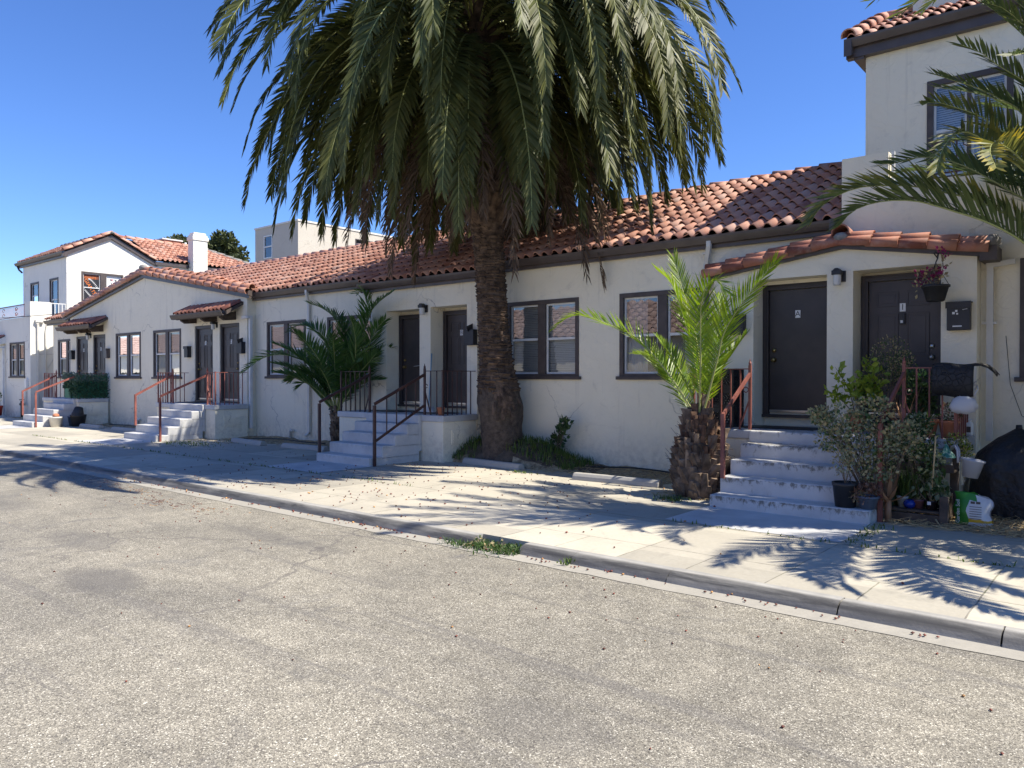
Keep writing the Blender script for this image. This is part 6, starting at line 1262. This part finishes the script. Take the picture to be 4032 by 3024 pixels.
for k in range(6): z = .20 + .025 * k; b.box(-1.44, 9.268, z, -1.44 + .11, 9.270, z + .006, 3)
b.box(-1.43, 9.266, .36, -1.39, 9.268, .385, 3); b.box(-1.38, 9.266, .36, -1.34, 9.268, .385, 3)
tag(b.build('soil_bag', ['bag_paper', 'bag_green', 'bag_yellow', 'gutter'], fix=False, loc=(-1.45, 9.38, .12)), 'half empty green and white garden soil bag on the straw', 'soil bag')
# young shoots at the wall by the tall palm
bush('sapling', 'thin leafy shoots growing by the wall right of the tall palm', (-8.02, 10.85, .25), [(0, 0, .30, .12, .08, .12), (.12, 0, .45, .12, .08, .14), (.2, 0, .62, .1, .06, .1)], ('leaf_dark', 'leaf_green'), 70, .085, 19, cat='plant', up=.8)
# drip hose on the planting strip
for lb, P in (('black irrigation hose lying on the straw left of the dark railed stoop', [(-17.2, 10.3, .17), (-16, 10.5, .2), (-15, 10.42, .2), (-14.2, 10.5, .19)]), ('black irrigation hose by the wall beside the young palm', [(-7.2, 10.7, .18), (-6.4, 10.82, .21), (-5.6, 10.7, .2), (-5.1, 10.5, .18)]), ('black hose lying behind the wheel stops of the gabled house', [(-25.2, 10.4, .19), (-24, 10.5, .2), (-22.8, 10.4, .19), (-21.6, 10.35, .18)])):
    b = MB(); b.tube(spline(P, 24)[0], .013, 6); tag(b.build('garden_hose', 'black_plastic'), lb, 'hose', 'irrigation hoses')
# ------------------------------------------------------------------ things at the far left stoop
t = thing('privacy_screen', 'artificial ivy screen over green netting on the far left railing', 'screen', (-26.6, 9.88, .98)); b = MB(); f = MB(); r5 = random.Random(5)
b.box(-27.35, 9.885, 1.0, -26.36, 9.895, 1.74); b.box(-26.345, 9.89, 1.0, -26.335, 10.82, 1.74); M['net_green'] = pm('green_netting', (.02, .13, .07), (.03, .17, .09), 5, .6); b.build('netting', 'net_green', t)
for k in range(4200):
    if r5.random() < .5: p0 = Vector((r5.uniform(-27.38, -26.32), 9.868, r5.uniform(1.02, 1.8)))
    else: p0 = Vector((-26.315, r5.uniform(9.86, 10.85), r5.uniform(1.0, 1.8)))
    if p0.z < 1.32 and p0.y < 9.87 and p0.x < -26.85: continue
    leafcloud(f, p0, (.02, .012, .02), 1, .055, r5, 0 if p0.z < 1.52 else 1)
M['ivy'] = leaf('ivy_leaf', (.015, .05, .025), (.04, .095, .05), None, .1); M['ivy_pale'] = leaf('faded_ivy_leaf', (.06, .10, .075), (.16, .21, .17), None, .1); f.build('ivy', ['ivy', 'ivy_pale'], t, fix=False)
t = pot('flower_pot', 'cream flower pot with two small orange pumpkins beside the far left steps', -26.28, 9.25, .12, .15, .20, .32, 'white_pipe')
for dx, dy, s_ in ((-.06, .02, .10), (.07, -.02, .085)):
    b = MB(); b.ball((-26.28 + dx, 9.25 + dy, .47), s_, s_, s_ * .7, 12, 7); tag(b.build('pumpkin', 'terra', loc=(-26.28 + dx, 9.25 + dy, .47)), 'small orange pumpkin resting in the cream pot', 'pumpkin', 'pumpkins in the cream pot')
pot('nursery_pot', 'low dark nursery pot between cream pot and tall dark pot', -26.42, 9.85, .13, .16, .2, .30, 'blue_grey'); pot('nursery_pot', 'tall dark nursery pot beside the left landing wall', -26.02, 9.80, .13, .18, .23, .36, 'black_plastic')
b = MB(); b.lathe([(.001, .22), (.12, .22), (.17, .02), (.18, 0), (.165, 0)], (-26.05, 9.80, .50), 18, 0, .5, True, Matrix.Rotation(R(24), 4, 'Y')); tag(b.build('nursery_pot', 'black_plastic', loc=(-26.05, 9.8, .5)), 'upturned dark pot lying on the tall dark pot', 'plant pot')
M['red'] = pm('red_plastic', (.45, .04, .02), None, 4, .4)
pot('bucket', 'red bucket at the left edge of the picture', -35.6, 10.35, .12, .18, .23, .40, 'red', cat='bucket'); t = pot('flower_pot', 'white flower pot with a green plant standing in the red bucket', -35.6, 10.35, .47, .12, .15, .24, 'plate'); with_plant(t, (-35.6, 10.35, .68), [(0, 0, .22, .2, .2, .2)], ('leaf_green', 'leaf_pale'), 160, .08, 20)
t = thing('water_valve', 'black water valve standpipe by the far left wall', 'valve', (-33.6, 10.62, .12)); b = MB(); b.tube([(-33.6, 10.62, .1), (-33.6, 10.62, .75)], .045, 8); b.tube([(-33.72, 10.62, .62), (-33.48, 10.62, .62)], .06, 8); b.lathe([(.001, .03), (.09, .03), (.09, 0), (.001, 0)], (-33.6, 10.62, .78), 12); b.build('pipe', 'black', t)
# ------------------------------------------------------------------ house across the street, seen in the window panes
hx = thing('house', 'pale house with a red tile roof on the opposite side of the street', 'house', (-14, -16, 0)); b = MB(); b.box(-130, -24, 0, 14, -14, 3.9); b.build('wall', 'stucco', hx)
b = MB(); tile_roof(b, (15, -13.6, 3.9), (-1, 0, 0), (0, -4.5, 2.3), 145, 5.05, .6, .6, seed=71, deck=1, amp=.13); b.build('roof', ['tile_far', 'dark'], hx, fix=False)
